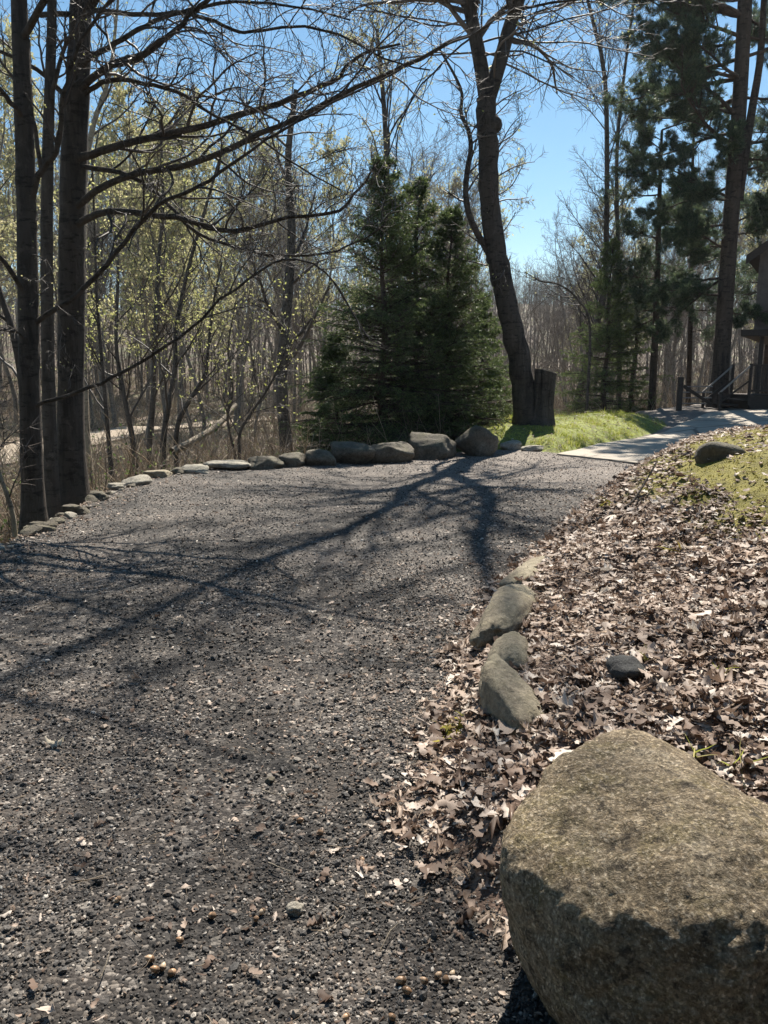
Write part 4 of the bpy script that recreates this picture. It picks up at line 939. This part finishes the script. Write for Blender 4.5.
# one large pale leaf lying alone
def lone_leaf(px, py, size, label, seed):
    g = gnd(px, py); rg = np.random.default_rng(seed); V, F = leafmesh(np.array([g[0]]), np.array([g[1]]), np.array([size]), rg, np.array([.022]), True, .05); V[:, 2] = V[:, 2].mean()+(V[:, 2]-V[:, 2].mean())*.9+.006
    c = np.array([g[0], g[1], H1(g[0], g[1])]); t = NT('pale_leaf'); cc = t.ramp(t.noise(t.coord(), 60, 3), [(.3, (.55, .47, .36)), (.7, (.72, .64, .5))]); t.base(cc); t.translucent(cc, .25)
    o = mesh('oak_leaf', V-c, [F], t.m, smooth=True, loc=tuple(c)); tag(o, label, 'leaf')
lone_leaf(55, 747, .095, 'pale dry oak leaf lying alone on the dark gravel', 4)
lone_leaf(330, 620, .08, 'small pale leaf in the middle of the gravel drive', 5)
# chunk of grey stone in the gravel, and clusters of nuts
def chunk(px, py, r, label, seed, mat):
    g = gnd(px, py); V, F = rockmesh((r, r*.9, r*.7), seed, 4, rough=.14); z = H1(g[0], g[1])
    o = mesh('stone', V, [F], M[mat], smooth=True, loc=(g[0], g[1], z+r*.25)); tag(o, label, 'stone')
chunk(294, 905, .028, 'pale grey lump of stone among the gravel near the frame bottom', 501, 'pale_rock')
chunk(270, 777, .02, 'small flat grey stone in the gravel above the pale lump', 502, 'rock')
def acorns():
    rg = np.random.default_rng(3); t = NT('acorn_shell'); t.base(t.ramp(t.objrand(), [(0, (.30, .17, .09)), (.5, (.48, .32, .2)), (1, (.6, .48, .34))])); t.b.inputs['Roughness'].default_value = .35
    tc = NT('acorn_cap'); tc.base((.16, .10, .06))
    U, F = ICO[3]; V = U*np.array([.0075, .0075, .0105]); V[:, 2] += np.where(U[:, 2] > .9, .0015, 0)
    root = empty('acorn'); mesh('nut', V, [F], t.m, root, True)
    k = U[:, 2] < -.15; 
    Vc = U*np.array([.0086, .0086, .0112]); kp = [f for f in F if k[f].all()]; mesh('cap', Vc, [np.array(kp)], tc.m, root, True)
    L = [(155, 970), (163, 967), (172, 972), (401, 978), (424, 980), (438, 975), (446, 979), (452, 974), (407, 990), (180, 940), (212, 914), (346, 1015), (256, 915), (262, 908), (392, 1018), (150, 960), (118, 905), (320, 832), (362, 858), (300, 818)]
    first = True
    for (px, py) in L:
        o = root if first else copy_tree(root); first = False
        g = gnd(px, py); o.location = (g[0], g[1], H1(g[0], g[1])+.012); o.rotation_euler = (rg.uniform(1, 2.1), rg.uniform(-.4, .4), rg.uniform(0, 6.3)); s = rg.uniform(.9, 1.25); o.scale = (s, s, s)
        tag(o, 'tan acorn lying on the near gravel', 'acorn', 'acorns on the near gravel')
acorns()
# fallen sticks
def stick(px, py, ln, az, r, label, seed, el=.05, branches=2):
    rg = np.random.default_rng(seed); p = on_bank(px, py) if px > 440 else gnd(px, py); p[2] = H1(p[0], p[1])+.012+r
    P = walk(p[None], np.array([[math.cos(az), math.sin(az), el]]), np.array([ln]), 9, .09, 0, rg)
    if el < .2:
        P[0, :, 2] = H(P[0, :, 0], P[0, :, 1])+r+.02
    Rr = np.linspace(r, r*.4, 9)[None]; b = [(P, Rr, 6)]
    if branches: B, S = kids(P, Rr, branches, .4, .9, .35, .6, .6, 5, .1, 0, rg, lmin=.03, rmin=.001); b.append((B, S, 4))
    V, F = tubes(b); o = mesh('stick', V-p, [F], M['bark_pale' if r < .004 else 'bark_mid'], smooth=True, loc=tuple(p)); tag(o, label, 'stick')
stick(625, 512, .62, R_(35), .012, 'dark forked stick sticking up at the toe of the bank', 1, .45)
stick(100, 985, .09, R_(80), .002, 'straight pale straw lying on the near gravel', 2, branches=0)
stick(268, 862, .10, R_(-20), .003, 'short bent twig on the gravel near the frame bottom', 3)
stick(380, 950, .12, R_(70), .0022, 'thin pale twig on the gravel left of the big boulder', 4, branches=1)
stick(330, 935, .11, R_(100), .002, 'curved rootlet on the gravel beside the pale lump', 5, branches=0)
stick(262, 790, .12, R_(-50), .0025, 'fine forked twig on the gravel', 6)
def twiglets():
    rg = np.random.default_rng(61); n = 1100; x = rg.uniform(-2.2, 1.2, n); y = rg.uniform(1.25, 5.5, n); k = (rg.random(n) < .25+.75*np.exp(-np.abs(poly_dist(x, y, BANK))/.5))
    x, y = x[k], y[k]; n = len(x); az = rg.uniform(0, 6.3, n)
    P = walk(np.stack([x, y, H(x, y)+.012], 1), np.stack([np.cos(az), np.sin(az), np.zeros(n)], 1), rg.uniform(.02, .11, n), 6, .22, 0, rg)
    P[..., 2] = H(P[..., 0], P[..., 1])+.014+rg.uniform(0, .01, (n, 1)); V, F = tubes([(P, np.tile(np.linspace(.0013, .0007, 6), (n, 1)), 4)])
    o = mesh('twig_debris', V, [F], M['brush'], smooth=True); tag(o, 'fine dry twigs and straw scattered over the gravel', 'twigs', kind='stuff')
twiglets()

# ------------------------------------------------------------------ grass and moss
def turf():
    rg = np.random.default_rng(16)
    def tufts(x, y, h, w, nb, lean):
        n = len(x); x = np.repeat(x, nb)+rg.normal(0, .012, n*nb); y = np.repeat(y, nb)+rg.normal(0, .012, n*nb); z = H(x, y)
        P = walk(np.stack([x, y, z-.005], 1), rg.normal(0, lean, (n*nb, 3))+[0, 0, 1], np.repeat(h, nb)*rg.uniform(.6, 1.2, n*nb), 4, .12, -.12, rg)
        s = unit(np.stack([rg.normal(0, 1, n*nb), rg.normal(0, 1, n*nb), np.zeros(n*nb)], 1))[:, None]*(w*np.array([1, .9, .6, .1]))[None, :, None]
        V = np.stack([P-s, P+s], 2); N = n*nb; I = np.arange(N*8).reshape(N, 4, 2)
        return V.reshape(-1, 3), np.stack([I[:, :-1, 0], I[:, :-1, 1], I[:, 1:, 1], I[:, 1:, 0]], -1).reshape(-1, 4)
    n = 15000; x = rg.uniform(1.2, 7.5, n); y = rg.uniform(13.8, 20.8, n); s = poly_dist(x, y, MOUND); k = (s > .03) & (rg.random(n) < .25+1.3*(fbm(x*2.2, y*2.2, 3, 2)+.5)**1.3)
    x, y = x[k], y[k]
    V, F = tufts(x, y, (.02+.055*rg.random(len(x))**2)*(.5+1.6*sst(fbm(x*3, y*3, 3, 44), -.05, .2)), .0045, 6, .5)
    o = mesh('grass', V, [F], M['grass']); tag(o, 'patchy bright green grass on the mound around the forked tree', 'grass', kind='stuff')
    n = 60000; x = rg.uniform(1.6, 6.5, n); y = rg.uniform(3.8, 9.2, n); ms = moss_v(x, y)+fbm(x*2, y*2, 3, 8)*2.0; k = ms > .6; x, y = x[k], y[k]
    V, F = tufts(x, y, np.full(len(x), .014), .003, 3, .6)
    o = mesh('moss', V, [F], M['moss']); tag(o, 'yellow-green moss over the top of the bank', 'moss', kind='stuff')
    # single tufts on the bank
    i = 0
    for (px, py, h, nb, lab) in ((735, 768, .13, 7, 'green grass tuft in the dead leaves behind the big boulder'), (695, 762, .15, 4, 'flattened green blades just behind the big boulder'), (645, 665, .06, 5, 'little green shoots beside the small black stone'),
                                 (722, 675, .07, 6, 'green sprout high in the dead leaves near the right edge'), (568, 603, .05, 6, 'green sprout beside the long smooth stone'), (680, 552, .06, 6, 'green sprout below the mossy bank'), (455, 735, .03, 30, 'yellow-green moss clump at the gravel edge by the wedge-shaped stone'), (610, 505, .05, 14, 'moss clump at the toe of the bank beside the stick')):
        p = on_bank(px, py); rr = np.random.default_rng(i); i += 1
        V, F = tufts(np.array([p[0]])+0, np.array([p[1]]), np.array([h]), .0035, nb, .7); V[:, :2] += 0
        c = np.array([p[0], p[1], H1(p[0], p[1])]); V = V-c; V[:, 2] += .02
        if 'moss' in lab: V[:, :2] *= 3.5
        o = mesh('grass_tuft' if 'moss' not in lab else 'moss_clump', V, [F], M['moss' if 'moss' in lab else 'grass'], loc=tuple(c)); tag(o, lab, 'plant')
turf()

# ------------------------------------------------------------------ house corner, deck with stairs, gate
def house():
    zb = H1(12.5, 25)
    r = empty('house', (14, 25, zb)); tag(r, 'grey-brown clapboard house corner with an overhanging upper floor', 'house')
    o = np.array([14, 25, zb])
    def S(): return Solid()
    x0, x1, y0, y1 = 11.45, 20, 24.4, 33; zf, ze = 2.72, 5.0
    def sub(s):
        s.v = [tuple(np.array(v)-o) for v in s.v]; return s
    s = S(); s.box(x0, x1, y0, y1, zf, ze)
    # gable end above
    xm = (x0+x1)/2; zr = ze+(xm-x0)*.72
    b = len(s.v); s.v += [(x0, y0, ze+.003), (x1, y0, ze+.003), (xm, y0, zr), (x0, y1, ze+.003), (x1, y1, ze+.003), (xm, y1, zr)]; s.f += [(b, b+1, b+2), (b+3, b+5, b+4), (b, b+2, b+5, b+3), (b+1, b+4, b+5, b+2), (b, b+3, b+4, b+1)]
    sub(s).build('upper_wall', M['siding'], r, 0)
    s = S(); s.box(x0+1.5, x1-.05, y0+1.2, y1-.05, zb-.3, zf-.2); sub(s).build('lower_wall', M['siding'], r, .01)
    s = S(); s.box(x0-.35, x1+.02, y0-.4, y1, zf-.2, zf-.003); sub(s).build('floor_ledge', M['wood_dark'], r, .01)
    s = S()
    for sgn in (-1, 1):
        ex = x0-.35 if sgn < 0 else x1+.35; ez = ze-.35*.72
        a = [(ex, y0-.4, ez), (xm, y0-.4, zr+.0), (xm, y1+.3, zr), (ex, y1+.3, ez)]
        s.hexa([(p[0], p[1], p[2]+.02) for p in a]+[(p[0], p[1], p[2]+.16) for p in a])
    sub(s).build('roof', M['roofing'], r, .01)
    s = S(); ez = ze-.35*.72
    s.hexa([(x0-.37, y0-.44, ez-.12), (xm, y0-.44, zr-.12), (xm, y0-.405, zr-.12), (x0-.37, y0-.405, ez-.12), (x0-.37, y0-.44, ez+.15), (xm, y0-.44, zr+.15), (xm, y0-.405, zr+.15), (x0-.37, y0-.405, ez+.15)])
    sub(s).build('fascia', M['wood_dark'], r, .004)
    s = S(); s.box(11.62, 11.74, 24.25, 24.37, zb-.2, zf-.2); sub(s).build('post', M['wood_dark'], r, .008)
    s = S(); s.box(11.45-.03, 11.45+.08, 24.37, 24.397, zf, ze-.02); sub(s).build('corner_board', M['siding'], r, .004)
    f = S(); f.box(13.4, 14.6, 24.36, 24.397, 3.4, 4.6); w = sub(f).build('window', M['white_paint'], r, .004)
    g = S(); g.box(13.48, 14.52, 24.345, 24.357, 3.48, 4.52); sub(g).build('pane', M['glass'], w, 0)
    # turned so that its side wall runs away from the drive
    a = R_(-30); c0 = np.array([x0, y0]); v = np.array([14, 25])-c0
    r.location = (c0[0]+v[0]*math.cos(a)-v[1]*math.sin(a), c0[1]+v[0]*math.sin(a)+v[1]*math.cos(a), zb); r.rotation_euler = (0, 0, a)
    # deck
    dz = zb+.42; d = empty('wooden_deck', (11.5, 23.6, zb)); tag(d, 'dark wooden deck with a short flight of railed stairs beside the house', 'deck'); o[:] = (11.5, 23.6, zb)
    s = S()
    for k in range(12): s.box(10.75+.15*0, 13.2, 22.9+k*.125, 22.9+k*.125+.118, dz-.04, dz)
    sub(s).build('floor_boards', M['wood_dark'], d, .003)
    s = S(); s.box(10.8, 13.2, 22.93, 22.97, zb-.1, dz-.043); s.box(10.78, 10.82, 23.0, 24.2, zb-.1, dz-.043); sub(s).build('skirt', M['wood_dark'], d, .003)
    for k in range(3):
        s = S(); s.box(10.75-.28*(k+1), 10.75-.28*k, 22.95, 24.1, dz-.14*(k+1)-.04, dz-.14*(k+1)); sub(s).build('step', M['wood_dark'], d, .004)
    for yy in (22.93, 24.12):
        s = S(); s.bar((9.85, yy, zb+.45), (10.75, yy, dz+.86), .045, .045); sub(s).build('handrail', M['wood_grey'], d, .004)
        s = S(); s.bar((9.9, yy, zb-.05), (9.9, yy, zb+.50), .07, .07); s.bar((10.75, yy, dz-.3), (10.75, yy, dz+.9), .07, .07)
        s.bar((9.9, yy, zb+.2), (10.72, yy, dz+.4), .035, .05)
        sub(s).build('stair_rail', M['wood_dark'], d, .004)
    s = S(); s.bar((10.8, 22.93, dz+.86), (13.2, 22.93, dz+.86), .09, .05); s.bar((10.8, 22.93, dz+.12), (13.2, 22.93, dz+.12), .05, .06)
    sub(s).build('railing', M['wood_dark'], d, .004)
    for k in range(22):
        s = S(); x = 10.9+k*.105; s.bar((x, 22.93, dz+.13), (x, 22.93, dz+.84), .065, .035); sub(s).build('baluster', M['wood_dark'], d, 0)
    # gate
    gz = H1(9.3, 24.2); g = empty('field_gate', (9.0, 24.2, gz)); tag(g, 'low barred gate with a diagonal brace, hung on a dark post near the slim pine', 'gate'); o[:] = (9.0, 24.2, gz)
    pa = at(681, 377, 23.8); zz = H1(pa[0], pa[1])
    s = S(); s.bar((pa[0], pa[1], zz-.2), (pa[0], pa[1], pa[2]), .14, .14); sub(s).build('post', M['wood_dark'], g, .01)
    for k in range(4):
        s = S(); z = zz+.22+k*.17; s.bar((pa[0]+.08, pa[1], z), (pa[0]+.98, pa[1], z), .03, .035); sub(s).build('rail', M['metal'], g, .004)
    s = S(); s.bar((pa[0]+.08, pa[1]-.04, zz+.75), (pa[0]+.98, pa[1]-.04, zz+.18), .05, .09); sub(s).build('brace', M['wood_dark'], g, .004)
house()
# low posts seen past the mound
p = gpos(589, 21); 
s = Solid(); s.box(-.1, .1, -.1, .1, -.2, .38); o = s.build('fence_post', M['wood_dark'], None, .015); o.location = p; tag(o, 'short dark post standing behind the grass mound', 'post')

# ------------------------------------------------------------------ air
def haze():
    m = bpy.data.materials.new('haze_air'); m.use_nodes = True; n = m.node_tree; n.nodes.clear()
    o = n.nodes.new('ShaderNodeOutputMaterial'); v = n.nodes.new('ShaderNodeVolumePrincipled'); v.inputs['Color'].default_value = (.86, .92, 1, 1)
    v.inputs['Density'].default_value = HAZE; v.inputs['Anisotropy'].default_value = .35; n.links.new(v.outputs[0], o.inputs['Volume'])
    s = Solid(); s.box(-430, 430, -128, 600, -8, 62); b = s.build('haze', m, None, 0); tag(b, 'thin spring haze over the valley', 'haze', kind='stuff')
HAZE = .0003
haze()

# ------------------------------------------------------------------ light, sky, camera
w = bpy.data.worlds.new('World'); SC.world = w; w.use_nodes = True; nt = w.node_tree; nt.nodes.clear()
sk = nt.nodes.new('ShaderNodeTexSky'); sk.sky_type = 'NISHITA'; sk.sun_disc = False
el = math.asin(SUNDIR[2]); az = math.atan2(SUNDIR[0], SUNDIR[1]); sk.sun_elevation = el; sk.sun_rotation = az
sk.air_density = 1.0; sk.dust_density = .15; sk.ozone_density = 1.0
bg = nt.nodes.new('ShaderNodeBackground'); bg.inputs[1].default_value = .062; ow = nt.nodes.new('ShaderNodeOutputWorld')
hs = nt.nodes.new('ShaderNodeHueSaturation'); hs.inputs['Saturation'].default_value = 1.22; hs.inputs['Hue'].default_value = .488
nt.links.new(sk.outputs[0], hs.inputs['Color']); nt.links.new(hs.outputs[0], bg.inputs[0]); nt.links.new(bg.outputs[0], ow.inputs[0])
sl = bpy.data.lights.new('sun', 'SUN'); sl.energy = 5.0; sl.angle = R_(.53); sl.color = (1, .93, .82); so = bpy.data.objects.new('sun', sl); link(so)
so.rotation_euler = Vector(SUNDIR).to_track_quat('Z', 'Y').to_euler(); so.location = (20, 60, 80)
cd = bpy.data.cameras.new('camera'); cam = bpy.data.objects.new('camera', cd); link(cam); cd.sensor_fit = 'VERTICAL'; cd.sensor_height = 36; cd.lens = FPX/1024*36
cam.location = (0, 0, CAMH); cam.rotation_euler = (math.pi/2-PITCH, 0, 0); cd.clip_start = .05; cd.clip_end = 3000; SC.camera = cam
SC.view_settings.view_transform = 'Standard'; SC.view_settings.look = 'None'; SC.view_settings.exposure = 1.05; SC.view_settings.gamma = 1
SC.cycles.use_denoising = True; SC.cycles.max_bounces = 6; SC.cycles.diffuse_bounces = 3; SC.cycles.transparent_max_bounces = 8
